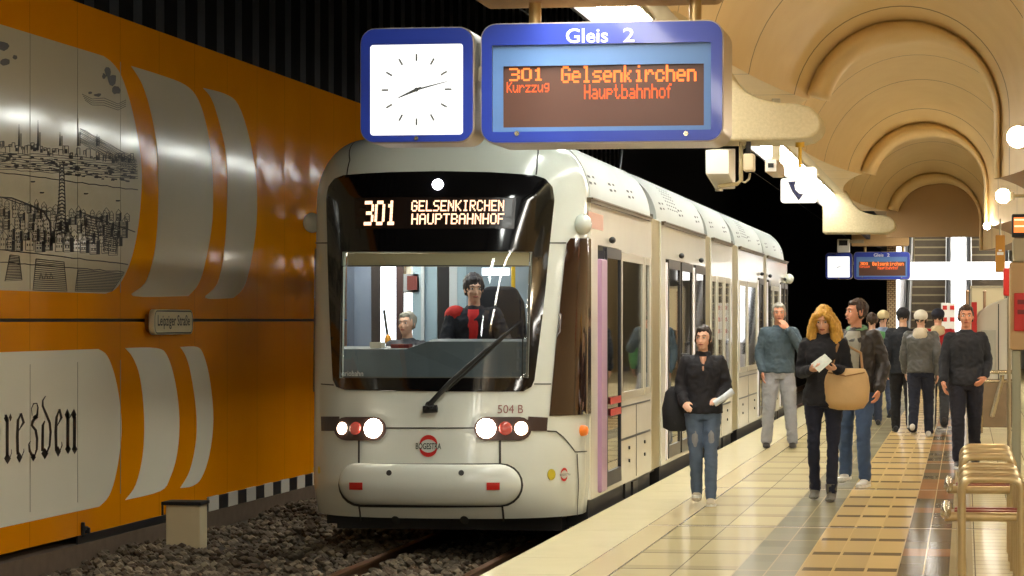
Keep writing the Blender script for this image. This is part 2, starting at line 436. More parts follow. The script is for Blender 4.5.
# ---- track bed
struct(MB().box(-8.2, -2.5, -12, 112, -.8, ZB).build('ground', mat('ballast_bed', srgb(74, 66, 56), .95, noise=.5, nscale=30, bump=.8, bscale=30)))
bs = MB(); R_ = random.Random(3)
def stone(mb, c, r, R):
    d = []
    vs = []
    for v in ((1, 0, 0), (-1, 0, 0), (0, 1, 0), (0, -1, 0), (0, 0, 1), (0, 0, -1), (.6, .6, .55), (-.6, .6, .5), (.6, -.6, .5), (-.6, -.6, .55)):
        k = r*R.uniform(.7, 1.25); vs.append((c[0]+v[0]*k, c[1]+v[1]*k, c[2]+v[2]*k*.8))
    mb.add(vs, [(4, 6, 7), (4, 7, 9), (4, 9, 8), (4, 8, 6), (6, 0, 2), (6, 2, 7), (7, 2, 1), (7, 1, 9), (9, 1, 3), (9, 3, 8), (8, 3, 0), (8, 0, 6), (0, 5, 2), (2, 5, 1), (1, 5, 3), (3, 5, 0)])
n = 0
while n < 9000:
    yy = 18.5+R_.random()**1.6*15; xx = R_.uniform(-7.15, -3.15)
    if abs(xx+4.73) < .09 or abs(xx+3.73) < .09: continue
    hump = .05*sin(xx*3+yy)+.03*sin(yy*2.3)
    bs.cur = R_.choice((0, 0, 1, 2))
    stone(bs, (xx, yy, ZB+.01+R_.uniform(0, .05)+hump*.6), R_.uniform(.028, .052), R_); n += 1
bo = bs.build('track_ballast', [mat('stone_grey', srgb(104, 94, 80), .9), mat('stone_brown', srgb(80, 66, 52), .9), mat('stone_pale', srgb(138, 126, 106), .9)])
tag(bo, 'grey and brown broken stone ballast between wall and rails', 'gravel', kind='stuff')
for k, xr in enumerate((-4.73, -3.73)):
    rp = [(-.06, -.47), (.06, -.47), (.06, -.455), (.012, -.44), (.012, -.365), (.034, -.355), (.034, -.335), (.028, -.33), (-.028, -.33), (-.034, -.335), (-.034, -.355), (-.012, -.365), (-.012, -.44), (-.06, -.455)]
    r = MB().prism([(xr+a, z) for a, z in rp], 'y', -12, 95).build('rail', mat('rail_steel', srgb(150, 112, 84), .3, metal=.85, noise=.3, nscale=5))
    tag(r, ('rusty steel rail of the track, the one nearer the orange wall', 'rusty steel rail of the track, the one nearer the platform edge')[k], 'rail', 'rails of the tram track')
# ---- mural wall
def wall_material():
    m = bpy.data.materials.new('orange_enamel'); m.use_nodes = True; nt = m.node_tree; b = nt.nodes['Principled BSDF']
    tc = nt.nodes.new('ShaderNodeTexCoord'); sp = nt.nodes.new('ShaderNodeSeparateXYZ'); nt.links.new(tc.outputs['Object'], sp.inputs[0])
    n = nt.nodes.new('ShaderNodeTexNoise'); n.inputs['Scale'].default_value = 1.3; n.inputs['Detail'].default_value = 4; nt.links.new(tc.outputs['Object'], n.inputs['Vector'])
    base = mix_col(nt, n.outputs['Fac'], srgb(222, 134, 2), srgb(238, 152, 4))
    pf = math_node(nt, 'FRACT', math_node(nt, 'MULTIPLY_ADD', sp.outputs[1], 1/1.18, -20.84/1.18+20))
    ln = math_node(nt, 'LESS_THAN', pf, .008)
    base = mix_col(nt, math_node(nt, 'MULTIPLY', ln, .5), base, srgb(96, 50, 10))
    nt.links.new(base, b.inputs['Base Color']); b.inputs['Roughness'].default_value = .2; b.inputs['Specular IOR Level'].default_value = .3
    # every enamel panel is slightly bowed
    bow = math_node(nt, 'MULTIPLY', math_node(nt, 'SINE', math_node(nt, 'MULTIPLY', pf, pi)), 1.0)
    n2 = nt.nodes.new('ShaderNodeTexNoise'); n2.inputs['Scale'].default_value = 1.6; nt.links.new(tc.outputs['Object'], n2.inputs['Vector'])
    h = math_node(nt, 'ADD', bow, math_node(nt, 'MULTIPLY', n2.outputs['Fac'], 1.2))
    bp = nt.nodes.new('ShaderNodeBump'); bp.inputs['Strength'].default_value = .5; bp.inputs['Distance'].default_value = .012
    nt.links.new(h, bp.inputs['Height']); nt.links.new(bp.outputs[0], b.inputs['Normal']); nt.links.new(bp.outputs[0], b.inputs['Coat Normal'])
    return m
OR = soft_gloss(wall_material(), .10, .11)
W = lambda y, z: Vector((XW, y, z))
wl = MB().box(XW-.25, XW, 8, 60, -.20, 1.585).box(XW-.25, XW, 8, 60, 1.612, 4.25).build('wall_left', OR)
struct(wl)
wb = MB().box(XW-.4, XW-.26, 8, 60, -.8, 4.25).box(XW-.26, XW-.04, 8, 60, 1.58, 1.62)
struct(wb.build('wall_left_backing', SEAM))
struct(MB().box(XW-.3, XW+.03, 8, 60, -.8, -.27).build('baseboard_left', mat('stone_base', srgb(104, 88, 72), .85, noise=.3, nscale=8)))
def px_wall(pts): return [(lambda v: (v.y, v.z))(on_x(a, b, XW)) for a, b in pts]
PALE = mat('mural_white_enamel', srgb(212, 200, 172), .22, spec=.3, noise=.03, nscale=2, bump=.05, bscale=1.4)
soft_gloss(PALE, .16, .10)
PALE2 = soft_gloss(mat('mural_lower_white_enamel', srgb(244, 240, 220), .22, noise=.02, nscale=2), .12, .10)
shapes = {
 'A': [(103, 56), (112, 63), (121, 76), (130, 103), (137, 135), (141, 165), (141, 190), (138, 225), (132, 255), (124, 276), (115, 289), (105, 293.5)],
 'B': [(131, 66), (160, 75), (185, 85), (198, 100), (207, 130), (212, 170), (212, 220), (205, 262), (198, 284), (188, 296), (133, 296), (145, 283), (154, 255), (158, 215), (158, 175), (156, 140), (149, 105), (141, 82)],
 'C': [(203, 88), (225, 94), (238, 105), (249, 138), (256, 180), (256, 225), (250, 265), (243, 288), (233, 298), (205, 298), (217, 284), (224, 252), (227, 205), (226, 155), (218, 118), (211, 98)],
 'D': [(98, 349), (107, 356), (115, 378), (120, 408), (121, 436), (116, 472), (109, 495), (99, 506.5)],
 'E': [(125, 348), (156, 348), (167, 356), (175, 383), (179, 418), (177, 452), (170, 477), (160, 491), (125, 500), (136, 484), (143, 452), (144, 415), (140, 378), (133, 358)],
 'F': [(180, 347), (197, 347), (204, 357), (210, 383), (213, 420), (209, 455), (201, 478), (192, 486), (180, 488), (190, 470), (196, 440), (196, 410), (191, 375), (186, 357)]}
def mural_shape(key):
    q = shapes[key]
    if key in 'AD': q = spline(q)
    else:
        cut = {'B': (9, 10), 'C': (8, 9), 'E': (8, 8), 'F': (8, 8)}[key][0]
        top = [q[0]]; q = spline(q[:cut+1])[:-1]+spline(q[cut:]+[q[0]])[:-1]
    p = px_wall(q)
    if key == 'A': p = [(12, 3.87)]+p+[(12, 1.83)]
    if key == 'D': p = [(12, p[0][1])]+p+[(12, p[-1][1])]
    return p
for key in 'ABCDEF':
    o = MB(); o.prism(mural_shape(key), 'x', XW-.02, XW+.004)
    ob = o.build('mural_panel', PALE if key in 'ABC' else PALE2, wl); ob['kind'] = 'structure'
# panel joints over the pale shapes
jm = MB()
for k in range(-6, 5):
    yj = 20.84+1.18*k
    for (z0, z1), lim in (((1.84, 3.86), 23.6), ((.08, 1.25), 23.3)):
        if yj < lim: jm.box(XW+.002, XW+.0062, yj-.004, yj+.004, z0, z1)
struct(jm.build('panel_joint', mat('joint_grey', srgb(150, 142, 118), .5), wl))
# engraving: a generic river town in thin brown line work
INK = mat('mural_ink', srgb(66, 58, 50), .5)
ink = MB(); Rg = random.Random(11)
Wp = lambda u, v: on_x(u, v, XW+.0065)
def wline(pts, wd):
    wd = [q*1.25 for q in wd] if isinstance(wd, list) else wd*1.25
    L, R = stroke_poly(pts, wd); n = len(pts)
    ink.add([Wp(*q) for q in L]+[Wp(*q) for q in R], [(i, i+1, n+i+1, n+i) for i in range(n-1)])
def blob(cx, cy, rx, ry, n=9):
    ink.add([Wp(cx+rx*cos(2*pi*k/n)*Rg.uniform(.7, 1.2), cy+ry*sin(2*pi*k/n)*Rg.uniform(.7, 1.2)) for k in range(n)], [tuple(range(n))])
def xmax(v):   # right edge of the panel
    P = shapes['A']
    for a, b in zip(P, P[1:]):
        if a[1] <= v <= b[1]: return a[0]+(b[0]-a[0])*(v-a[1])/(b[1]-a[1])-3
    return 100
def hline(x0, x1, y0, y1, wd=.5, wob=.6):
    x1 = min(x1, xmax((y0+y1)/2)); n = max(2, int((x1-x0)/6))
    wline([(x0+(x1-x0)*i/n, y0+(y1-y0)*i/n+Rg.uniform(-wob, wob)) for i in range(n+1)], wd)
# far bank and skyline
for k in range(46):
    x = -3+k*3.1+Rg.uniform(-1, 1); yb = 148+x*.10+Rg.uniform(-2, 4)
    if x > xmax(yb)-4: continue
    wd = Rg.uniform(1.5, 4.5); h = Rg.uniform(2, 8)
    wline([(x, yb), (x, yb-h)], .6); wline([(x, yb-h), (x+wd, yb-h)], .6); wline([(x+wd, yb), (x+wd, yb-h)], .6)
    if Rg.random() < .5: ink.add([Wp(x, yb), Wp(x+wd*.7, yb), Wp(x+wd*.7, yb-h*.6), Wp(x, yb-h*.6)], [(0, 1, 2, 3)])
for x, h in ((19, 22), (38, 26), (78, 28), (60, 14), (97, 12)):
    wline([(x, 146), (x, 146-h)], [1.8, .3]); wline([(x+2, 146), (x+2, 140-h*.3)], .8)
for r in range(9):
    hline(-4, 140, 152+r*2.1, 160+r*2.4, .5, .8)
for k in range(150):
    x = Rg.uniform(-2, 134); y0 = 150+x*.13+Rg.uniform(2, 16)
    if x < xmax(y0)-6: hline(x, x+Rg.uniform(2, 6), y0, y0+.3, Rg.uniform(.6, 1.5), .3)
for k in range(12): hline(80, 140, 128+k*1.3, 158+k*1.5, .4, .5)
# river banks, boats
hline(-4, 138, 172, 190, .8); hline(-4, 50, 196, 212, .9); hline(80, 136, 212, 232, .9)
for x, y0 in ((42, 192), (86, 193), (33, 181), (118, 200)): ink.add([Wp(x-2.5, y0), Wp(x+2.5, y0), Wp(x+1.5, y0+1.5), Wp(x-1.8, y0+1.5)], [(0, 1, 2, 3)])
# bridge
wline([(60, 162), (59, 200), (54, 238)], .8); wline([(63.5, 162), (65, 200), (66, 238)], .8)
for k in range(20): y0 = 165+k*3.6; a = .5+k*.22; wline([(60.5-a, y0+1), (62, y0-1), (64+a*.5, y0+1)], 1.1)
# houses of the near bank
for row, (y0, n, s) in enumerate(((208, 20, 6), (217, 19, 7), (229, 18, 8), (240, 17, 9), (250, 15, 10))):
    for k in range(n):
        x = -2+k*(140/n)+Rg.uniform(-2, 2); wd = s*Rg.uniform(.6, 1); h = s*Rg.uniform(.9, 1.5); yb = y0+x*.12*(1-row*.18)+Rg.uniform(-2, 2)
        if x+wd > xmax(yb)-2: continue
        wline([(x, yb), (x, yb-h), (x+wd/2, yb-h*1.45), (x+wd, yb-h), (x+wd, yb), (x, yb)], .55)
        for q in range(2):
            for t in range(3):
                wx = x+wd*(.15+.3*t); wy = yb-h*(.3+.4*q); ink.add([Wp(wx, wy), Wp(wx+wd*.13, wy), Wp(wx+wd*.13, wy-h*.18), Wp(wx, wy-h*.18)], [(0, 1, 2, 3)])
        if Rg.random() < .55:
            for t in range(5): wline([(x+wd*.1, yb-h*(.1+.17*t)), (x+wd, yb-h*(.1+.17*t))], .45)
            ink.add([Wp(x+wd*.65, yb), Wp(x+wd, yb), Wp(x+wd, yb-h), Wp(x+wd*.65, yb-h)], [(0, 1, 2, 3)])
wline([(30, 205), (44, 212), (50, 222), (52, 246)], 1.6); wline([(-3, 197), (12, 198), (30, 205)], 1.2)
hline(0, 132, 250, 264, .9); hline(0, 128, 262, 272, .8)
def roof(pts, n):
    ink_p = pts+[pts[0]]; wline(ink_p, .9)
    (ax, ay), (bx, by), (cx, cy), (dx, dy) = pts
    for k in range(1, n): t = k/n; wline([(ax+(dx-ax)*t, ay+(dy-ay)*t), (bx+(cx-bx)*t, by+(cy-by)*t)], .75)
roof([(36, 259), (64, 262), (67, 291), (33, 290)], 15); roof([(78, 270), (124, 274), (112, 291), (75, 291)], 12)
roof([(10, 255), (19, 256), (22, 280), (5, 281)], 16); roof([(84, 215), (96, 219), (99, 240), (86, 238)], 8); roof([(104, 226), (118, 230), (116, 254), (104, 252)], 12)
for x in (41, 46, 51): wline([(x-1.5, 279), (x, 273), (x+2, 279)], .9)
# trees and a rolling cloud
for c in ((108, 72, 4, 5), (112, 80, 5, 6), (116, 90, 4, 5), (104, 76, 2, 3), (3, 46, 6, 5), (5, 62, 5, 4), (15, 57, 2.5, 2.5)): blob(*c)
for k in range(4): wline([(82+k, 94+k*2), (92, 99+k*2), (104, 98+k*2.4), (118, 104+k*2), (126, 100+k*2)], .5)
blob(98, 95, 4, 1.6); blob(90, 93, 2.5, 1.4)
o = ink.build('mural_engraving', INK, wl); o['kind'] = 'structure'
# black letter writing
lt = MB()
LW = lambda u, v: on_x(u/5.764, 380+v/5.764, XW+.0065)
def pen(pts, wd):
    L, R = stroke_poly(pts, wd); n = len(pts)
    lt.add([LW(*q) for q in L]+[LW(*q) for q in R], [(i, i+1, n+i+1, n+i) for i in range(n-1)])
def dia(x, y0, a, b): lt.add([LW(x-a, y0), LW(x, y0+b), LW(x+a, y0), LW(x, y0-b)], [(0, 1, 2, 3)])
pen([(28, 200), (42, 228), (42, 445)], [4, 17, 17]); dia(43, 452, 20, 34); dia(36, 222, 14, 26); dia(60, 216, 9, 24); pen([(52, 462), (67, 420), (66, 400)], [6, 4, 3])
pen([(120, 196), (104, 232), (100, 330), (103, 430)], [5, 15, 17, 16]); dia(112, 446, 17, 32); pen([(120, 192), (136, 244), (104, 300)], [14, 15, 3]); pen([(118, 460), (138, 410), (137, 396)], [6, 5, 3])
pen([(186, 206), (181, 165), (194, 136), (212, 134), (219, 158), (214, 205)], [3, 5, 7, 7, 8, 12]); pen([(214, 200), (188, 240), (184, 262), (206, 290), (214, 340), (212, 400), (194, 452)], [13, 16, 14, 15, 14, 12, 6]); pen([(196, 455), (172, 410), (166, 370), (176, 352)], [14, 15, 8, 4]); dia(204, 214, 17, 14); dia(192, 446, 15, 24)
pen([(263, 92), (247, 118), (246, 150), (266, 196), (286, 246), (292, 300), (286, 380), (262, 436)], [6, 8, 12, 14, 14, 13, 11, 7]); pen([(258, 236), (247, 262), (245, 410)], [6, 14, 16]); dia(258, 424, 20, 34)
pen([(342, 172), (326, 214), (322, 300), (324, 410)], [6, 14, 17, 15]); dia(335, 412, 16, 32); pen([(342, 168), (354, 216), (326, 272)], [13, 14, 3]); pen([(340, 425), (358, 376), (355, 356)], [6, 5, 3])
for x in (392, 430): pen([(x-4, 190), (x, 215), (x-1, 402)], [8, 18, 17]); dia(x, 398, 17, 30); dia(x-4, 200, 15, 36)
pen([(398, 222), (424, 178)], [7, 8])
o = lt.build('mural_lettering', mat('lettering_black', srgb(44, 38, 34), .4), wl); o['kind'] = 'structure'
# small black latch below the writing
lk = MB(); p = on_x(83, 529, XW); lk.box(XW, XW+.03, p.y-.06, p.y+.06, p.z-.01, p.z+.02).box(XW, XW+.03, p.y-.06, p.y-.03, p.z-.06, p.z+.06).box(XW, XW+.05, p.y+.02, p.y+.05, p.z-.04, p.z+.01)
o = lk.build('wall_latch', RUBBER, wl, bevel=.006); o['kind'] = 'structure'
# chequered strip along the foot of the wall
zs0, zs1 = -.33, -.13
a = on_x(207, 521, XW).y
ck = MB(); ck.box(XW, XW+.015, a, 60, zs0-.07, zs1-.005).box(XW, XW+.012, a-4, a-.002, -.275, -.20); struct(ck.build('trim_2', mat('strip_black', srgb(16, 18, 22), .5)))
ck = MB(); yy = a
while yy < 45: ck.box(XW+.001, XW+.02, yy, yy+.36, zs0+.03, zs1); yy += .72
struct(ck.build('trim_3', mat('strip_white', srgb(216, 214, 205), .4)))
# station name plate
pc = on_x(163, 322, XW); h = .115; L0, L1 = on_x(143, 322, XW).y, on_x(183, 322, XW).y
npx = MB(); npx.prism(rrect(L0, L1, pc.z-h, pc.z+h, .08), 'x', XW+.05, XW+.10)
nb = MB().prism(rrect(L0+.05, L1-.05, pc.z-h+.04, pc.z+h-.04, .05), 'x', XW+.001, XW+.05)
root = empty('station_name_plate', (0, 0, 0)); tag(root, 'small rounded cream station name plate reading Leipziger Straße on the orange wall', 'sign')
npx.build('plate', mat('plate_cream', srgb(224, 212, 172), .35), root, bevel=.008); nb.build('backing', mat('plate_back', srgb(150, 96, 30), .5), root)
rim = MB(); L, R = stroke_poly(rrect(L0+.012, L1-.012, pc.z-h+.012, pc.z+h-.012, .07), .018, True)
WF = lambda y, z: Vector((XW+.10, y, z))
stroke(rim, rrect(L0+.03, L1-.03, pc.z-h+.015, pc.z+h-.015, .07), .012, WF, .002, closed=True); rim.build('border_line', SEAM, root)
tx = MB(); text_fit(tx, 'Leipziger Straße', L0+.12, L1-.12, pc.z-.065, pc.z+.065, WF, .002, .01); tx.build('lettering', SEAM, root)
# equipment box standing in the ballast
p = on_z(186, 552, ZB)
root = empty('equipment_cabinet', (p.x, p.y, ZB)); tag(root, 'small cream lineside cabinet with dark cap standing in the ballast by the orange wall', 'box')
MB().box(-.155, .155, -.1, .14, .03, .42).build('body', mat('cabinet_cream', srgb(230, 216, 176), .45, noise=.06), root, bevel=.01)
MB().box(-.19, .17, -.13, .17, .42, .45).build('cap', DKMETAL, root, bevel=.005)
MB().box(-.19, .18, -.12, .16, -.02, .03).build('base_plate', DKMETAL, root, bevel=.005)
MB().box(-.19, -.175, -.12, -.10, .33, .42).build('bracket', DKMETAL, root)
# ---- dark tunnel above and beyond
DARK = mat('tunnel_dark', srgb(30, 27, 30), .6, noise=.2)
cw = MB(); pts = []
yy = 8
while yy < 60: pts += [(yy, 0), (yy+.28, 0), (yy+.36, -.12), (yy+.64, -.12), (yy+.72, 0)]; yy += .72
n = len(pts)
cw.add([(XW-.3+d, a, 4.25) for a, d in pts]+[(XW-.3+d, a, 8.5) for a, d in pts], [(i, i+1, n+i+1, n+i) for i in range(n-1)])
struct(cw.build('wall_left_upper', mat('corrugated_black', srgb(7, 5, 8), .45, spec=.2)))
struct(MB().box(XW-.4, XW-.02, 8, 60, 4.22, 4.25).build('trim_4', DKMETAL))
struct(MB().box(-9, -2.4, -12, 112, 8.5, 8.6).build('ceiling_tunnel', DARK))
struct(MB().box(-9, -8.9, -12, 112, -1, 8.5).build('wall_tunnel_far_left', DARK))
struct(MB().box(-9, -1.5, 111, 111.2, -1, 8.5).build('wall_tunnel_end', DARK))
# ---- vault over the platform
XC, ZC = -.565, 3.42
ribs = [0.0, 12.5, 25.0, 38.0, 50.9]
def RY(y):
    for a, b in zip(ribs, ribs[1:]):
        if a <= y <= b:
            u = (y-a)/(b-a); return .84+.50*max(0, sin(pi*u))**.75
    return .84
VT = bpy.data.materials.new('vault_plaster'); VT.use_nodes = True
def vault_mat(m):
    nt = m.node_tree; b = nt.nodes['Principled BSDF']; tc = nt.nodes.new('ShaderNodeTexCoord'); sp = nt.nodes.new('ShaderNodeSeparateXYZ'); nt.links.new(tc.outputs['Object'], sp.inputs[0])
    n = nt.nodes.new('ShaderNodeTexNoise'); n.inputs['Scale'].default_value = 3; n.inputs['Detail'].default_value = 7; nt.links.new(tc.outputs['Object'], n.inputs['Vector'])
    base = mix_col(nt, n.outputs['Fac'], srgb(224, 198, 148), srgb(238, 216, 172))
    f_ = math_node(nt, 'FRACT', math_node(nt, 'MULTIPLY_ADD', sp.outputs[1], 1/2.1, .35))
    ln = math_node(nt, 'LESS_THAN', f_, .016)
    base = mix_col(nt, math_node(nt, 'MULTIPLY', ln, .75), base, srgb(96, 70, 40))
    nt.links.new(base, b.inputs['Base Color']); b.inputs['Roughness'].default_value = .55
    n2 = nt.nodes.new('ShaderNodeTexNoise'); n2.inputs['Scale'].default_value = 60; nt.links.new(tc.outputs['Object'], n2.inputs['Vector'])
    bp = nt.nodes.new('ShaderNodeBump'); bp.inputs['Strength'].default_value = .15; bp.inputs['Distance'].default_value = .01
    nt.links.new(n2.outputs['Fac'], bp.inputs['Height']); nt.links.new(bp.outputs[0], b.inputs['Normal'])
vault_mat(VT)
ZR = 2.87
def vault_ring(y, R, off=0):
    R = R+off; pts = []
    a0 = math.asin(min(.95, (3.60-ZC)/R))
    for k in range(33):
        a = pi-a0-(pi-a0)*k/32; pts.append(Vector((XC+R*cos(a), y, ZC+R*sin(a))))
    for k in range(1, 4): pts.append(Vector((XC+R, y, ZC+(ZR-ZC)*k/3)))
    return pts
ys = []
for a, b in zip(ribs, ribs[1:]):
    ys += [a+(b-a)*(.5-.5*cos(pi*k/26)) for k in range(26)]
ys.append(ribs[-1])
vm = MB(); rings = [vault_ring(y, RY(y)) for y in ys]; rings2 = [vault_ring(y, RY(y), .12) for y in ys]
n = len(rings[0])
vm.add([v for r in rings for v in r], [(i*n+k, i*n+k+1, (i+1)*n+k+1, (i+1)*n+k) for i in range(len(ys)-1) for k in range(n-1)])
struct(vm.build('ceiling_vault', VT, smooth='all'))
# ceiling right of the vault, ending on the vault's lower edge
cm = MB(); m_ = len(ys)
cm.add([(XC+RY(y), y, ZR) for y in ys]+[(4.3, y, ZR) for y in ys], [(i, i+1, m_+i+1, m_+i) for i in range(m_-1)])
struct(cm.build('ceiling_right', mat('brown_ceiling', srgb(150, 116, 78), .6, noise=.1)))
cm = MB(); cm.add([(XC-sqrt(RY(y)**2-.18**2), y, 3.60) for y in ys]+[(min(-1.885, XC-sqrt(RY(y)**2-.18**2)), y, 3.60) for y in ys], [(i, i+1, m_+i+1, m_+i) for i in range(m_-1)])
struct(MB().box(-2.325, -2.30, -12, 51, 3.46, 3.60).build('beam_trough_light_shield', SEAM))  # unseen lip added to keep trough light off the mural wall
struct(cm.build('ceiling_ledge', VT))
for k, y in enumerate(ribs):
    rb = MB(); rings = []; pth = [Vector((XC-.93*cos(.36), y, ZC+.35))] 
    pth = []
    for q in range(37):
        a = pi-.25-(pi-.25)*q/36; rr_ = .77+.08*max(0, cos(a)); pth.append((Vector((XC+rr_*cos(a), y, ZC+rr_*sin(a))), Vector((cos(a), 0, sin(a)))))
    pth.append((Vector((XC+.85, y, ZR)), Vector((1, 0, 0))))
    for p, nn in pth:
        rings.append([p+nn*((.11-.08*max(0, nn.x))*cos(t))+Vector((0, .22*sin(t), 0)) for t in [2*pi*j/14 for j in range(14)]])
    rb.loft(rings); o = struct(rb.build('beam_arch_rib_%d' % (k+1), VT, smooth='all'))
# light trough along the platform edge
struct(MB().box(-2.32, -1.88, -12, 51, 3.60, 3.95).build('beam_light_trough', mat('trough_cream', srgb(206, 188, 146), .5)))
struct(MB().box(-2.42, -2.322, -12, 92, 3.3+.31, 8.5).build('wall_above_trough', DARK))
# ---- end fascia closing the third arch
yf = 50.95
fm = MB(); P0 = on_y(981, 237, yf); zf = on_y(900, 237, yf).z
fm.box(-1.42, 4.3, yf, yf+.25, zf, 4.6)
struct(fm.build('wall_end_fascia', mat('fascia_tan', srgb(168, 138, 98), .65, noise=.06, nscale=3)))
# ---- hall beyond the fascia
struct(MB().box(-1.9, 4.3, 51.2, 73, 3.9, 4.0).build('ceiling_hall', mat('hall_ceiling', srgb(150, 130, 100), .7)))
hc = MB(); hc.add([(-2.2, 73, 3.9), (4.3, 73, 3.9), (4.3, 95, 15.2), (-2.2, 95, 15.2)], [(0, 1, 2, 3)])
struct(hc.build('ceiling_escalator_shaft', mat('shaft_white', srgb(225, 220, 205), .6)))
struct(MB().box(-2.3, 4.3, -40, -.05, 3.95, 4.05).build('ceiling_near', VT))
struct(MB().box(-2.2, 4.3, 95, 95.2, -.3, 13.5).build('wall_shaft_end', _M['shaft_white']))
struct(MB().box(4.3, 4.4, -12, 92, -.3, 13.5).build('wall_right', mat('right_wall', srgb(190, 165, 120), .6, noise=.1)))
# perforated pale pillar left of the escalators
a_ = on_y(887, 300, 70); b_ = on_y(896, 300, 70)
pm = bpy.data.materials.new('mosaic'); pm.use_nodes = True
def brickm(m):
    nt = m.node_tree; b = nt.nodes['Principled BSDF']; tc = nt.nodes.new('ShaderNodeTexCoord'); mp = nt.nodes.new('ShaderNodeMapping'); mp.inputs['Rotation'].default_value = (pi/2, 0, 0)
    br = nt.nodes.new('ShaderNodeTexBrick'); br.inputs['Color1'].default_value = srgb(214, 190, 150); br.inputs['Color2'].default_value = srgb(190, 160, 120); br.inputs['Mortar'].default_value = srgb(90, 60, 40); br.inputs['Scale'].default_value = 5; br.inputs['Mortar Size'].default_value = .04
    nt.links.new(tc.outputs['Object'], mp.inputs[0]); nt.links.new(mp.outputs[0], br.inputs['Vector']); nt.links.new(br.outputs['Color'], b.inputs['Base Color'])
brickm(pm)
struct(MB().box(a_.x, b_.x, 70, 70.3, on_y(890, 303, 70).z, on_y(890, 281, 70).z).box(a_.x, b_.x, 70, 70.3, 0, on_y(890, 303, 70).z-.001).box(a_.x, b_.x, 70, 70.3, on_y(890, 281, 70).z+.001, 3.9).build('pillar_mosaic', pm))
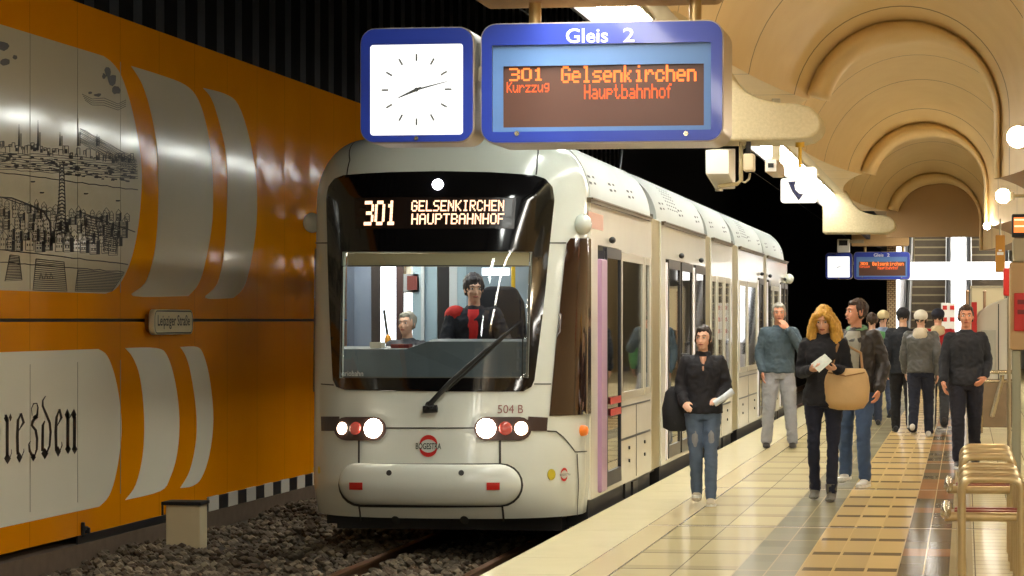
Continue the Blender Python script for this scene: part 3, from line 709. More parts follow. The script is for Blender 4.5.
# ================================================================ CORBELS, SIGNS, LAMPS
corb = [(822.5, 190), (846, 190.5), (849, 197), (853.5, 204), (859, 209.5), (866, 213), (874, 214.8), (884, 215.4), (890, 217), (894.5, 221), (895.8, 225), (894.5, 229), (890.5, 232), (885, 233.2), (822.5, 233.2)]
cxz = [(lambda v: (v.x, v.z))(on_y(a, b, 43.7)) for a, b in corb]
for k, yc in enumerate((21.0, 43.7)):
    struct(MB().prism(cxz, 'y', yc, yc+.7).build('beam_corbel_%d' % (k+1), CONC, bevel=.025, seg=3))
def display(name, Y, label_c, label_b, detail=True):
    """clock + departure board hanging under a round-ended support beam; Y of the front faces"""
    s = Y/15.5
    # support beam
    X0, X1 = -2.79, -1.38; z0, z1 = 3.44, 3.86
    pf = [(X0, z0)]+[(X1-.06+.06*sin(t), z0+.06-.06*cos(t)) for t in [pi/2*k/6 for k in range(7)]]+[(X1-.15+.15*cos(t), z1-.15+.15*sin(t)) for t in [pi/2*k/6 for k in range(7)]]+[(X0, z1)]
    struct(MB().prism(pf, 'y', Y+.0, Y+.55).build('beam_sign_support' , CONC_TAN, bevel=.02))
    fp = lambda px, py: (lambda v: (v.x, v.z))(on_y(px, py, 15.5))
    # ---- clock
    cx0, cz1 = fp(359.5, 28); cx1, cz0 = fp(474, 142.5)
    D = .42
    root = empty('platform_clock', (0, Y, 0)); tag(root, label_c, 'clock', 'platform clocks beside departure boards')
    MB().prism(rrect(cx0, cx1, cz0, cz1, .09), 'y', .012, D).build('housing', mat('housing_silver', srgb(178, 164, 146), .35, metal=.4), root, bevel=.012, smooth=True)
    fr = MB(); YF = lambda x, z: Vector((x, 0.0, z))
    patch(fr, rrect(cx0+.008, cx1-.008, cz0+.008, cz1-.008, .082), [rrect(*(lambda a, b: (a[0], b[0], b[1], a[1]))(fp(370, 45), fp(463, 134.5)), .02)], (.05, .05), YF, 0, .02)
    fr.build('front_frame', BLUE, root)
    f0 = fp(371, 46); f1 = fp(462, 133.5)
    MB().box(f0[0]-.005, f1[0]+.005, .004, .03, f1[1]-.005, f0[1]+.005).build('dial', emis('clock_glow', (1, .99, .95, 1), 1.25), root)
    ccx, ccz = (f0[0]+f1[0])/2, (f0[1]+f1[1])/2
    mk = MB(); YD = lambda x, z: Vector((x, .003, z))
    for k in range(12):
        a = k*pi/6; r0, r1 = (.165, .205)
        stroke(mk, [(ccx+r0*sin(a), ccz+r0*cos(a)), (ccx+r1*sin(a), ccz+r1*cos(a))], .010, YD, .001)
    mk.build('hour_mark', mat('mark_grey', srgb(110, 112, 110), .6), root)
    GH = mat('hand_grey', srgb(80, 84, 84), .6)
    def hand(nm, ang, l, wd, back=.03, o=.002):
        h = MB(); d = (sin(ang), cos(ang)); stroke(h, [(ccx-d[0]*back, ccz-d[1]*back), (ccx, ccz), (ccx+d[0]*l, ccz+d[1]*l)], [wd*.6, wd, wd*.3], YD, o); return h.build(nm, GH, root)
    hand('hour_hand', radians(247), .115, .018); hand('minute_hand', radians(76), .185, .011, o=.0025)
    MB().cyl((ccx, .001, ccz), (ccx, -.002, ccz), .012).build('hub', GH, root)
    MB().cyl((ccx, 0, cz0+.028), (ccx, -.006, cz0+.028), .012).build('lock', CHROME, root)
    MB().box(cx1-.01, cx1+.06, .15, .3, ccz+.06, ccz+.14).build('coupling', STEEL, root)
    # ---- board
    bx0, bz1 = fp(480.3, 23.5); bx1, bz0 = fp(723.5, 141.5)
    root = empty('departure_board', (0, Y, 0)); tag(root, label_b, 'sign', 'platform departure boards')
    i0 = fp(492, 45.5); i1 = fp(711, 129.5)
    hg = MB(); hg.prism(rrect(bx0, bx1, bz0, bz1, .09), 'y', .075, .58)
    patch(hg, rrect(bx0, bx1, bz0, bz1, .09), [rrect(i0[0], i1[0], i1[1], i0[1], .006)], (.06, .06), lambda x, z: Vector((x, .012, z)), 0, .063)
    hg.build('housing', _M['housing_silver'], root, smooth=True)
    fr = MB(); patch(fr, rrect(bx0+.008, bx1-.008, bz0+.008, bz1-.008, .082), [rrect(i0[0], i1[0], i1[1], i0[1], .006)], (.06, .06), YF, 0, .02)
    fr.build('front_frame', BLUE, root)
    d0 = fp(502.5, 66); d1 = fp(703.5, 125)
    ip = MB(); patch(ip, [(i0[0]-.01, i1[1]-.01), (i1[0]+.01, i1[1]-.01), (i1[0]+.01, i0[1]+.01), (i0[0]-.01, i0[1]+.01)], [[(d0[0], d1[1]), (d1[0], d1[1]), (d1[0], d0[1]), (d0[0], d0[1])]], (.06, .06), lambda x, z: Vector((x, .022, z)), 0, .01)
    ip.build('inner_frame', LTBLUE, root)
    MB().box(d0[0]-.01, d1[0]+.01, .045, .06, d1[1]-.01, d0[1]+.01).build('display_panel', BROWNDISP, root)
    t = MB(); a, b = fp(566, 28.5), fp(608, 42.5); text_fit(t, 'Gleis', a[0], b[0], b[1], a[1], YF, .0015, .014)
    a, b = fp(623, 28), fp(634.5, 42); text_fit(t, '2', a[0], b[0], b[1], a[1], YF, .0015, .014); t.build('platform_number_lettering', WHITE, root)
    YL = lambda x, z: Vector((x, .044, z))
    for body, x0, x1, y0, y1, bd in (('301', 508, 542, 67.5, 80, .35), ('Gelsenkirchen', 560, 695, 65.5, 80.5, .35), ('Kurzzug', 505.5, 548, 81.5, 91.5, .1), ('Hauptbahnhof', 583, 672, 84, 97.5, .1)):
        t = MB(); a, b = fp(x0, y0), fp(x1, y1); dots(t, body, a[0], b[0], b[1], a[1], YL, .001, 1.0, bd); t.build('led_text', LEDORG if bd > .3 else LEDRED, root)
    for px in (517, 686):
        q = fp(px, 133.5); MB().cyl((q[0], 0, q[1]), (q[0], -.008, q[1]), .014).build('lock', CHROME, root)
    for px in (527.5, 690.5):
        q = fp(px, 15); MB().cyl((q[0], .28, bz1-.01), (q[0], .28, z0), .036, 18).build('suspension_post', mat('post_gold', srgb(196, 168, 112), .35, metal=.4), root, smooth=True)
display('a', 15.5, 'large square blue framed clock with bright white dial hanging in front of the tram roof', 'large blue departure board reading Gleis 2, 301 Gelsenkirchen Hauptbahnhof, hanging nearest the camera')
display('b', 69.0, 'small far square clock glowing white, hanging left of the distant departure board', 'small distant blue departure board hanging before the escalators')
# ---- fluorescent panels in the trough
k = 0; y = -9.0; proto = None
tl = MB().box(-2.29, -2.05, 0, 1.12, 3.575, 3.60)
while y < 49.5:
    if proto is None:
        proto = empty('fluorescent_light', (0, y, 0)); 
        MB().box(-2.31, -2.03, -.02, 1.14, 3.585, 3.599).build('frame', STEEL, proto)
        MB().box(-2.29, -2.05, 0, 1.12, 3.570, 3.586).build('diffuser', TUBE, proto)
        o = proto
    else: o = copy_tree(proto); o.location = (0, y, 0)
    tag(o, 'glowing white fluorescent panel in the row under the platform edge trough', 'ceiling light', 'fluorescent panels along the platform edge trough')
    y += 1.3
# ---- tunnel luminaires on the track side, above the trough (hidden from the platform)
def lamp_row(name, x, z, y0, y1, dy, label, group, flat):
    proto = None; y = y0
    while y < y1:
        if proto is None:
            proto = empty(name, (x, y, z))
            if flat:
                MB().box(-.16, .16, 0, 1.5, .02, .06).build('housing', WHITE, proto); MB().box(-.13, .13, .03, 1.47, -.01, .02).build('diffuser', TUBE, proto)
            else:
                MB().box(-.02, .075, 0, 1.2, -.02, .12).box(-.23, .0, 0, 1.2, .025, .05).box(-.235, -.225, 0, 1.2, -.035, .05).build('housing', WHITE, proto); MB().loft([[(-.03, yy, .0), (-.02, yy, -.06), (-.20, yy, .0), (-.20, yy, .02)] for yy in (.02, 1.18)]).build('diffuser', TUBE2, proto)  # hood and lip added to keep lamp light off the upper wall
            o = proto
        else: o = copy_tree(proto); o.location = (x, y, z)
        tag(o, label, 'ceiling light', group); y += dy
lamp_row('tunnel_light', -2.49, 4.25, -9, 50, 2.5, 'white tunnel tube light on the track side wall above the platform edge trough', 'tunnel tube lights above the track', False)
lamp_row('platform_fill_light', 2.2, 2.80, -8, 49, 3.0, 'added unseen flat white fill light over the right side of the platform', 'added fill lights of the right platform side', True)  # unseen row, added to brighten the station
hp_ = None
for k, (x, y) in enumerate([(a, b) for a in (-.9, .5, 2.2) for b in (54, 58.5, 63, 67)]):
    if hp_ is None:
        hp_ = empty('hall_fill_light', (x, y, 3.9)); MB().box(-.3, .3, 0, 1.2, -.06, -.001).build('housing', WHITE, hp_); MB().box(-.27, .27, .03, 1.17, -.075, -.06).build('diffuser', TUBE, hp_); o = hp_
    else: o = copy_tree(hp_); o.location = (x, y, 3.9)
    tag(o, 'added flat white fill light in the hall before the escalators', 'ceiling light', 'added hall fill lights')  # lamps added to brighten the hall and the escalators
for k, y in enumerate((76, 81, 86)):
    o = empty('shaft_light', (-.3, y, 3.9+(y-73)*.514)); MB().box(-.8, 1.6, 0, .3, -.22, -.12).build('diffuser', TUBE, o)
    tag(o, ('lowest', 'middle', 'highest')[k]+' bright light bar on the sloping ceiling above the escalators', 'ceiling light', 'escalator shaft lights')
# ---- globe lamps at the right side of the arches
gl_pos = [(1018, 137, 19.5), (1003, 196, 28.8), (987, 226, 37.6), (None, None, 10.5), (None, None, 2.5), (None, None, -6), (None, None, -15)]  # the four without pixels are unseen, added to brighten the lower wall
for i, (px, py, Y) in enumerate(gl_pos):
    p = on_y(px, py, Y) if px else Vector((.40, Y, 2.9))
    o = empty('globe_lamp', p)
    lab = ['bright round globe lamp nearest the camera at the right edge of the vault', 'round globe lamp further along, above the hanging ochre sign', 'small far globe lamp beside the third arch', 'added unseen globe lamp above the camera side platform', 'added unseen globe lamp above the near platform end', 'added globe lamp, unseen behind the camera', 'farthest added globe lamp, unseen behind the camera'][i]
    tag(o, lab, 'lamp', 'globe lamps along the right side')
    rr = .075 if i < 2 or i > 2 else .045
    MB().ball((0, 0, 0), rr, nu=20, nv=14).build('globe', emis('bulb_glow', (1, .82, .58, 1), 190), o, smooth='all')
    wx = (XC+RY(Y) if Y > 0 else 1.0)-p.x
    MB().cyl((rr*.8, 0, 0), (rr+.04, 0, 0), rr*.55).cyl((rr+.03, 0, 0), (max(wx, rr+.05)+.01, 0, 0), .018, 8).build('wall_bracket', STEEL, o)
# ---- loudspeaker box, junction box and camera under the near corbel (Y about 20.7)
Yh = 21.15
def hb(px0, py0, px1, py1, Y): a = on_y(px0, py0, Y); b = on_y(px1, py1, Y); return a.x, b.x, b.z, a.z
x0, x1, z0, z1 = hb(705.5, 150, 729, 174, Yh-.2)
root = empty('loudspeaker_box', (0, 0, 0)); tag(root, 'white box with bent pipe bracket hanging below the corbel beside the departure board', 'box')
mbx = MB(); mbx.loft([[(x0, Yh-.2, z1), (x1, Yh-.2, z1), (x1, Yh-.2, z0), (x0, Yh-.2, z0)], [(x0+.02, Yh+.15, z1+.03), (x1+.02, Yh+.15, z1+.03), (x1+.02, Yh+.15, z0-.10), (x0+.04, Yh+.15, z0-.10)]])
mbx.build('body', mat('box_white', srgb(240, 238, 230), .35), root, bevel=.008)
q = on_y(719, 186, Yh); q2 = on_y(741, 184, Yh); q3 = on_y(741, 139, Yh)
MB().tube([(q.x, Yh, z0-.09), (q.x, Yh, q.z), (q2.x-.03, Yh, q2.z), (q2.x, Yh, q2.z+.03), (q3.x, Yh, 2.99)], .016).build('bracket', mat('bracket_cream', srgb(206, 192, 150), .4), root, smooth=True)
MB().cyl((q.x, Yh, z0-.12), (q.x, Yh, q.z-.02), .03).build('clamp', STEEL, root)
x0, x1, z0, z1 = hb(743, 153.5, 754, 171, Yh-.1)
root = empty('junction_box', (0, 0, 0)); tag(root, 'small cream junction box with looped cable beside the white box under the corbel', 'box')
MB().box(x0, x1, Yh-.1, Yh+.05, z0, z1).build('body', mat('cream_plastic', srgb(222, 208, 176), .45), root, bevel=.012)
cz = [on_y(a, b, Yh) for a, b in ((750, 173), (749, 179), (745, 182.5), (741, 181), (739.5, 174), (740, 160), (741, 150), (746, 146), (750, 141), (752, 137))]
MB().tube([tuple(c) for c in cz], .009, 8).build('cable', mat('cable_grey', srgb(170, 160, 130), .5), root, smooth=True)
MB().box(x0+.02, x1-.03, Yh-.05, Yh, z1, 2.99).build('bracket', DKMETAL, root)
Yc = 24.5
x0, x1, z0, z1 = hb(765, 159, 777, 172, Yc)
root = empty('security_camera', (0, 0, 0)); tag(root, 'boxy beige security camera housing under the light trough left of the phone sign', 'camera')
MB().loft([[(x0, Yc, z1), (x1, Yc, z1), (x1, Yc, z0), (x0, Yc, z0)], [(x0, Yc+1.0, z1), (x1, Yc+1.0, z1), (x1, Yc+1.0, z0), (x0, Yc+1.0, z0)]]).build('housing', mat('camera_tan', srgb(196, 176, 140), .45), root, bevel=.008)
MB().box(x0+.005, x1-.005, Yc-.02, Yc-.001, z0+.005, z1-.005).build('front_plate', _M['box_white'], root)
MB().box((x0+x1)/2-.025, (x0+x1)/2+.025, Yc-.03, Yc-.02, (z0+z1)/2-.02, (z0+z1)/2+.02).build('lens', SEAM, root)
MB().box((x0+x1)/2-.02, (x0+x1)/2+.05, Yc+.4, Yc+.5, z1, 3.62).build('bracket', STEEL, root)
# ---- lit phone sign
Yp = 21.2
root = empty('telephone_sign', (0, 0, 0)); tag(root, 'glowing white box sign with dark telephone handset hanging under the near corbel', 'sign')
a = on_y(780.5, 202.5, Yp); b = on_y(816, 178, Yp); c = on_y(790, 167, Yp)
pts = [(a.x, a.z), (b.x, a.z), (b.x, c.z), (c.x, c.z), (c.x, b.z), (a.x, b.z)]
MB().prism(pts, 'y', Yp, Yp+.14).build('light_box', emis('sign_glow', (1, .95, .82, 1), 1.6), root, bevel=.02, seg=3)
hs = MB(); YP = lambda x, z: Vector((x, Yp, z))
hp = [(lambda v: (v.x, v.z))(on_y(px, py, Yp)) for px, py in ((792, 181.5), (792.2, 186), (794, 191), (797.5, 195), (801, 197.5))]
stroke(hs, hp, [.06, .035, .028, .035, .06], YP, .003); hs.build('handset_symbol', mat('symbol_blue', srgb(60, 66, 110), .5), root)
q = on_y(800, 160, Yp+.07); MB().cyl((q.x, Yp+.07, c.z-.01), (q.x, Yp+.07, 3.02), .014).cyl((q.x, Yp+.07, 2.93), (q.x, Yp+.07, 2.985), .035).build('hanging_rod', mat('brass', srgb(210, 168, 60), .3, metal=.6), root)
# ---- far small light box left of the second board's beam
Yq = 68.6
x0, x1, z0, z1 = hb(837, 239, 849.5, 252, Yq)
root = empty('exit_sign_box', (0, 0, 0)); tag(root, 'tiny far white box with black symbol above the distant departure board', 'sign')
MB().box(x0, x1, Yq, Yq+.4, z0, z1).build('light_box', _M['box_white'], root, bevel=.01)
MB().box(x0+.05, x1-.05, Yq-.01, Yq-.001, (z0+z1)/2, z1-.03).build('black_symbol', RUBBER, root)
MB().box(x1, x1+.35, Yq+.05, Yq+.12, z1-.1, z1-.02).build('bracket', STEEL, root)
# ================================================================ ESCALATORS AND FAR END
ye = 73.5; sl = .577
BAL = mat('balustrade_lit', srgb(236, 236, 240), .3)
GLOW = emis('balustrade_light', (.96, .97, 1, 1), 3.0)
def escalator(px0, px1, label, lit_side):
    xa = on_y(px0, 280, 76).x; xb = on_y(px1, 280, 76).x
    root = empty('escalator', ((xa+xb)/2, ye, 0)); tag(root, label, 'escalator', 'escalators at the platform end'); hw = (xb-xa)/2
    n = 47; st = MB()
    for k in range(n):
        y0 = k*.40; z0 = k*.231
        st.box(-hw, hw, y0, y0+.41, max(0, z0-.25), z0+.231)
    st.build('steps', mat('step_metal', srgb(112, 100, 84), .5, metal=.3, noise=.2), root)
    ng = MB()
    for k in range(n): ng.box(-hw, hw, k*.40-.012, k*.40, k*.231+.19, k*.231+.235)
    ng.build('step_nosing', mat('step_nosing', srgb(190, 176, 140), .5), root)
    L = n*.40
    for s, nm in ((-1, 'balustrade'), (1, 'balustrade')):
        w0 = s*(hw+.005); w1 = s*(hw+.16)
        pl = [(-1.2, 0), (0, 0), (L, L*sl), (L, L*sl+.95), (0, .95), (-1.0, .9), (-1.25, .7)]
        b = MB().prism(pl, 'x', min(w0, w1), max(w0, w1)).build(nm, BAL, root)
        c = MB().tube([((w0+w1)/2, -1.25, .7), ((w0+w1)/2, -1.0, .95), ((w0+w1)/2, 0, 1.0), ((w0+w1)/2, L, L*sl+1.0)], .05, 8).build('handrail', RUBBER, b)
    return (xa, xb)
e1 = escalator(911, 945, 'dark stepped escalator left of the bright white divider', 1)
e2 = escalator(972, 1004, 'dark stepped escalator right of the bright white divider, partly hidden', 0)
# bright white divider between the escalators, with light strips
dv = MB(); xa = e1[1]+.17; xb = e2[0]-.17
L = 18.8
dv.prism([(-1.0, 0), (0, 0), (L, L*sl), (L, L*sl+1.1), (0, 1.1), (-1.0, 1.0)], 'x', 0, xb-xa)
root = empty('escalator_divider', (xa, ye, 0)); tag(root, 'bright white sloping divider with light strips between the two escalators', 'divider')
dv.build('body', BAL, root)
for fx in (.15, .5, .85):
    MB().bar(((xb-xa)*fx, -.9, 1.06), ((xb-xa)*fx, 0, 1.14), .10, .03).bar(((xb-xa)*fx, 0, 1.14), ((xb-xa)*fx, L, L*sl+1.14), .10, .03).build('light_strip', GLOW, root)
xa = e1[0]-.17
root = empty('escalator_cladding', (xa, ye, 0)); tag(root, 'white sloping cladding with light strip left of the left escalator', 'cladding')
MB().prism([(-1.0, 0), (0, 0), (L, L*sl), (L, L*sl+1.15), (0, 1.15), (-1.0, 1.0)], 'x', -.34, -.01).build('body', BAL, root)
MB().bar((-.2, 0, 1.18), (-.2, L, L*sl+1.18), .12, .03).build('light_strip', GLOW, root)
# ---- lit white direction sign across the hall
Ys = 70.5
x0, x1, z0, z1 = hb(903, 262, 1012, 279.5, Ys)
root = empty('direction_sign', (0, 0, 0)); tag(root, 'long glowing white direction sign hanging across the escalators', 'sign')
MB().box(x0, x1, Ys, Ys+.2, z0, z1).build('light_box', emis('long_sign_glow', (1, .98, .94, 1), 2.2), root, bevel=.02)
t = MB(); a = on_y(912, 274, Ys); b = on_y(966, 268, Ys); text_fit(t, 'Ausgang  Leipziger Str.', a.x, b.x, a.z, b.z, lambda x, z: Vector((x, Ys, z)), .004); t.build('lettering', mat('faint_grey', srgb(150, 150, 150), .5, emit=(1, .98, .94, 1), es=.9), root)
for f_ in (.1, .9): MB().cyl((x0+(x1-x0)*f_, Ys+.1, z1-.01), (x0+(x1-x0)*f_, Ys+.1, 3.9), .02).build('hanger', STEEL, root)
# ---- right hand furniture
def boxobj(px0, py0, px1, py1, Y, d): x0, x1, z0, z1 = hb(px0, py0, px1, py1, Y); return x0, x1, Y, Y+d, z0, z1
# hanging ochre sign
Yo = 35
root = empty('hanging_sign', (0, 0, 0)); tag(root, 'narrow ochre sign with white mark hanging beneath a globe lamp', 'sign')
b_ = boxobj(995.5, 235, 1005, 272, Yo, .12); MB().box(*b_).build('panel', mat('ochre', srgb(196, 138, 40), .4), root, bevel=.01)
a = on_y(997, 255, Yo); b = on_y(1003.5, 252, Yo); MB().box(a.x, b.x, Yo-.01, Yo-.001, a.z, b.z).box(a.x+.02, b.x-.02, Yo-.01, Yo-.001, b.z+.01, b.z+.03).build('mark', WHITE, root)
MB().cyl(((b_[0]+b_[1])/2, Yo+.06, b_[5]-.01), ((b_[0]+b_[1])/2, Yo+.06, ZR), .012).build('hanger', STEEL, root)
# validator / information column at the right edge
Yk = 25
root = empty('information_column', (0, 0, 0)); tag(root, 'beige and silver column with red panel beside the bench hoops', 'column')
x0, x1, z0, z1 = hb(1008.5, 238, 1040, 262, Yk); MB().box(x0+.04, x1, Yk, Yk+.45, z0, z1).build('top_casing', mat('casing_grey', srgb(176, 164, 134), .45), root, bevel=.02)
x0, x1, z0, z1 = hb(1010, 262, 1040, 350, Yk); MB().box(x0, x1, Yk, Yk+.45, z0, z1-.002).build('casing', mat('casing_beige', srgb(184, 150, 104), .5), root, bevel=.015)
x0, x1, z0, z1 = hb(1014, 293, 1036, 331, Yk); MB().box(x0, x1, Yk-.03, Yk-.001, z0, z1).build('red_panel', RED, root, bevel=.008)
xm = (x0+x1)/2
MB().box(x0+.03, x1-.03, Yk-.036, Yk-.031, z1-.1, z1-.06).box(x0+.03, x1-.06, Yk-.036, Yk-.031, (z0+z1)/2-.02, (z0+z1)/2+.02).build('panel_marks', mat('dark_red', srgb(110, 16, 14), .5), root)
x0 = on_y(1012, 400, Yk).x; x1 = on_y(1021, 400, Yk).x; zt = on_y(1012, 350, Yk).z
MB().box(x0, x1, Yk+.05, Yk+.12, 0, zt-.002).build('leg', mat('leg_green_grey', srgb(150, 150, 128), .35, metal=.5), root, bevel=.01)
MB().box(x1+.12, x1+.2, Yk+.3, Yk+.37, 0, zt-.002).build('leg', _M['leg_green_grey'], root, bevel=.01)
x0, x1, z0, z1 = hb(1012, 214, 1040, 237, Yk)
root = empty('led_information_display', (0, 0, 0)); tag(root, 'orange glowing information display on top of the beige column', 'sign')
MB().box(x0, x1, Yk, Yk+.2, z0+.002, z1).build('case', RUBBER, root, bevel=.01)
MB().box(x0+.015, x1-.02, Yk-.006, Yk-.001, z0+.04, z1-.03).build('screen', emis('orange_screen', (1, .25, .05, 1), 1.3), root)
t = MB(); t.box(x0+.02, x1-.03, Yk-.012, Yk-.007, z1-.06, z1-.045).box(x0+.02, x1-.05, Yk-.012, Yk-.007, z0+.09, z0+.105).build('text_lines', mat('faint_cream', srgb(230, 200, 160), .5, emit=(1, .8, .5, 1), es=1), root)
# red hanging flag box
Yr = 30
root = empty('red_box', (0, 0, 0)); tag(root, 'plain red box between the beige column and the ochre sign', 'box')
b_ = boxobj(1003.5, 268, 1011, 296, Yr, .25); MB().box(*b_).build('body', RED, root, bevel=.02); MB().cyl((b_[1]-.02, Yr+.1, 0), (b_[1]-.02, Yr+.1, b_[5]-.02), .02).build('post', STEEL, root)
# ticket machine with sloping shoulder
Yt = 43
fpx = lambda a, b, Y=Yt: (lambda v: (v.x, v.z))(on_y(a, b, Y))
pf = [fpx(974.5, 420), fpx(974.5, 321), fpx(979, 312), fpx(990, 304), (fpx(1003, 299)), fpx(1012, 297), fpx(1012, 420)]
zb = pf[0][1]
pf[0] = (pf[0][0], 0.0); pf[-1] = (pf[-1][0], 0.0)
root = empty('ticket_machine', (0, 0, 0)); tag(root, 'tall pale grey ticket machine with sloping shoulder and red side behind the steel barrier', 'machine')
MB().prism(pf, 'y', Yt, Yt+1.2).build('body', mat('machine_grey', srgb(206, 200, 182), .4), root, bevel=.02)
x0, x1, z0, z1 = hb(971.5, 302, 977, 338, Yt-.05); MB().box(x0, x1, Yt-.1, Yt+.8, z0, z1).build('red_side', RED, root, bevel=.01)
x0, x1, z0, z1 = hb(998, 304, 999, 400, Yt); MB().box(x0, x1, Yt-.004, Yt-.001, z0, z1).build('door_gap', SEAM, root)
x0, x1, z0, z1 = hb(981, 330, 996, 372, Yt); MB().box(x0, x1, Yt-.02, Yt-.002, z0, z1).build('front_panel', mat('machine_panel', srgb(176, 174, 158), .35), root, bevel=.008)
# brown grey posts behind the dark shirted man
for (pa, pb, y0, nm, lb) in ((965.5, 969, 292, 'steel_post', 'slim brown metal post behind the man in the dark sweater'), (983, 986, 292, 'steel_post', 'slim brown metal post just above the ticket machine shoulder')):
    Yv = 60; x0, x1, z0, z1 = hb(pa, y0, pb, 330, Yv)
    o = MB().cyl(((x0+x1)/2, Yv, 0), ((x0+x1)/2, Yv, z1), (x1-x0)/2, 12).ball(((x0+x1)/2, Yv, z1), (x1-x0)/2*1.2).build(nm, mat('post_brown', srgb(150, 120, 90), .4, metal=.4), origin=((x0+x1)/2, Yv, 0), smooth=True); tag(o, lb, 'post')
# notice boards near the escalator foot (pale with red spots)
Yn = 66
x0, x1, z0, z1 = hb(941, 303, 955, 340, Yn)
root = empty('notice_board', (0, 0, 0)); tag(root, 'narrow white notice board with red marks at the foot of the escalator divider', 'sign')
MB().box(x0, x1, Yn, Yn+.08, z0, z1).build('panel', WHITE, root, bevel=.01)
for k in range(6): MB().box(x0+.04+(k % 2)*.17, x0+.14+(k % 2)*.17, Yn-.01, Yn-.001, z1-.16-(k//2)*.28, z1-.06-(k//2)*.28).build('red_mark', RED, root)
MB().cyl(((x0+x1)/2, Yn+.04, 0), ((x0+x1)/2, Yn+.04, z0+.01), .03).build('post', STEEL, root)
x0, x1, z0, z1 = hb(972, 288, 1004, 330, 62)
root = empty('map_board', (0, 0, 0)); tag(root, 'wide cream framed board behind the ticket machine below the long white sign', 'sign')
MB().box(x0, x1, 62, 62.08, z0, z1).build('panel', mat('board_cream', srgb(214, 200, 160), .5), root)
MB().box(x0-.04, x1+.04, 61.98, 62.1, z1, z1+.05).box(x0-.04, x0, 61.98, 62.1, 0, z1).box(x1, x1+.04, 61.98, 62.1, 0, z1).build('frame', STEEL, root)
# stainless barrier with a diagonal bar
Yb = 39.5
root = empty('steel_barrier', (0, 0, 0)); tag(root, 'polished steel barrier with panel and slanting bar behind the bench hoops', 'barrier')
x0, x1, z0, z1 = hb(981, 372, 1014, 416, Yb)
MB().box(x0, x1, Yb, Yb+.04, .08, z1-.1).build('panel', mat('barrier_panel', srgb(150, 130, 104), .25, metal=.6, noise=.2), root)
MB().tube([(x0, Yb, 0), (x0, Yb, z1-.08), (x0+.06, Yb, z1), (x1, Yb, z1)], .028, 10).tube([(x0, Yb, z1-.13), (x1, Yb, z1-.13)], .02, 8).build('rail', CHROME, root, smooth=True)
a = on_y(1002, 378, Yb-.3); b = on_y(992, 416, Yb-.3)
MB().tube([(a.x, Yb-.3, a.z+.04), (a.x, Yb-.3, a.z), (b.x, Yb-.3, b.z), (b.x, Yb-.05, b.z)], .035, 10).build('slanting_bar', CHROME, root, smooth=True)
# ---- bench with hoop arm rests
def hoop(Y, px0=962, px1=1019, ztop=.75):
    x0, x1 = -.018, .305
    r = .06; zt = ztop-.024
    pts = [(x0, Y, 0), (x0, Y, zt-r)]+[(x0+r-r*cos(t), Y, zt-r+r*sin(t)) for t in [pi/2*k/5 for k in range(1, 6)]]+[(x1-r+r*sin(t), Y, zt-r+r*cos(t)) for t in [pi/2*k/5 for k in range(0, 6)]]+[(x1, Y, 0)]
    return MB().tube(pts, .024, 14)
WOOD = mat('red_brown_wood', srgb(118, 44, 26), .4, noise=.2, nscale=10)
def bench(Ys_, Yseat, lab):
    root = empty('platform_bench', (.14, Ys_[0], 0)); tag(root, lab, 'bench', 'hooped steel benches')
    inv = Vector((-.14, -Ys_[0], 0))
    def sh(o): o.location = inv; return o
    for yy in Ys_: sh(hoop(yy).build('hoop', mat('hoop_steel', srgb(196, 176, 134), .32, metal=.75), root, smooth=True))
    sh(MB().tube([(-.11, Yseat, .51), (.45, Yseat, .51)], .026, 14).build('seat_rail', _M['hoop_steel'], root, smooth=True))
    for dy in (.30, .52): sh(MB().box(-.06, .45, Yseat+dy, Yseat+dy+.09, .50, .525).build('wooden_slat', WOOD, root, bevel=.006))
    fl = MB()
    for dy in (-.02, .12, .26, .4): fl.ball((-.105, Yseat+dy, .535), .03, .045, .04)
    sh(fl.build('rail_end', CHROME, root, smooth=True))
    sh(MB().box(-.10, -.06, Yseat+.0, Yseat+.6, .49, .51).box(.33, .37, Yseat+.0, Yseat+.6, .49, .51).build('side_rail', STEEL, root))
bench((15.35, 16.0, 16.65), 15.45, 'bench of bent steel hoops with red brown slats, the one in front')
bench((17.8, 18.5, 19.2), 17.9, 'second bench of bent steel hoops directly behind the near one')
# ================================================================ TRAM
XT = -4.23; YN = 21.55; HW = 1.15
def interp(tab, t):
    if t <= tab[0][0]: return tab[0][1]
    for (a, b), (c, d) in zip(tab, tab[1:]):
        if t <= c:
            u = (t-a)/(c-a); return b+(d-b)*u
    return tab[-1][1]
NT = [(-.05, .22), (0, .15), (.06, .09), (.14, .04), (.28, 0), (.45, 0), (.7, .03), (1.04, .08), (1.6, .175), (2.1, .27), (2.6, .40), (2.85, .47), (3.1, .55), (3.35, .65), (3.6, .80)]
def zhw(v):
    if v <= 2.6: return v, HW-.03*max(0, (.25-v)/.25)
    t = (v-2.6)*pi/2; return 2.6+.52*sin(t), HW-.42*(1-cos(t))
def S(a, v):
    n_ = interp(NT, v); z, hw = zhw(v); L = max(.27, .95-.85*n_)
    s = 1 if a >= 0 else -1; u = abs(a)
    if u <= 1:
        q = sin(u*pi/2); x = hw*q; y = n_+L*(1-(max(0, 1-q**3))**.6)
        y = n_+L*(1-(max(0, 1-q**3))**.6)
    else:
        x = hw; y0 = n_+L; y = y0+(u-1)*(1.17-y0)
    return Vector((XT+s*x, YN+y, z))
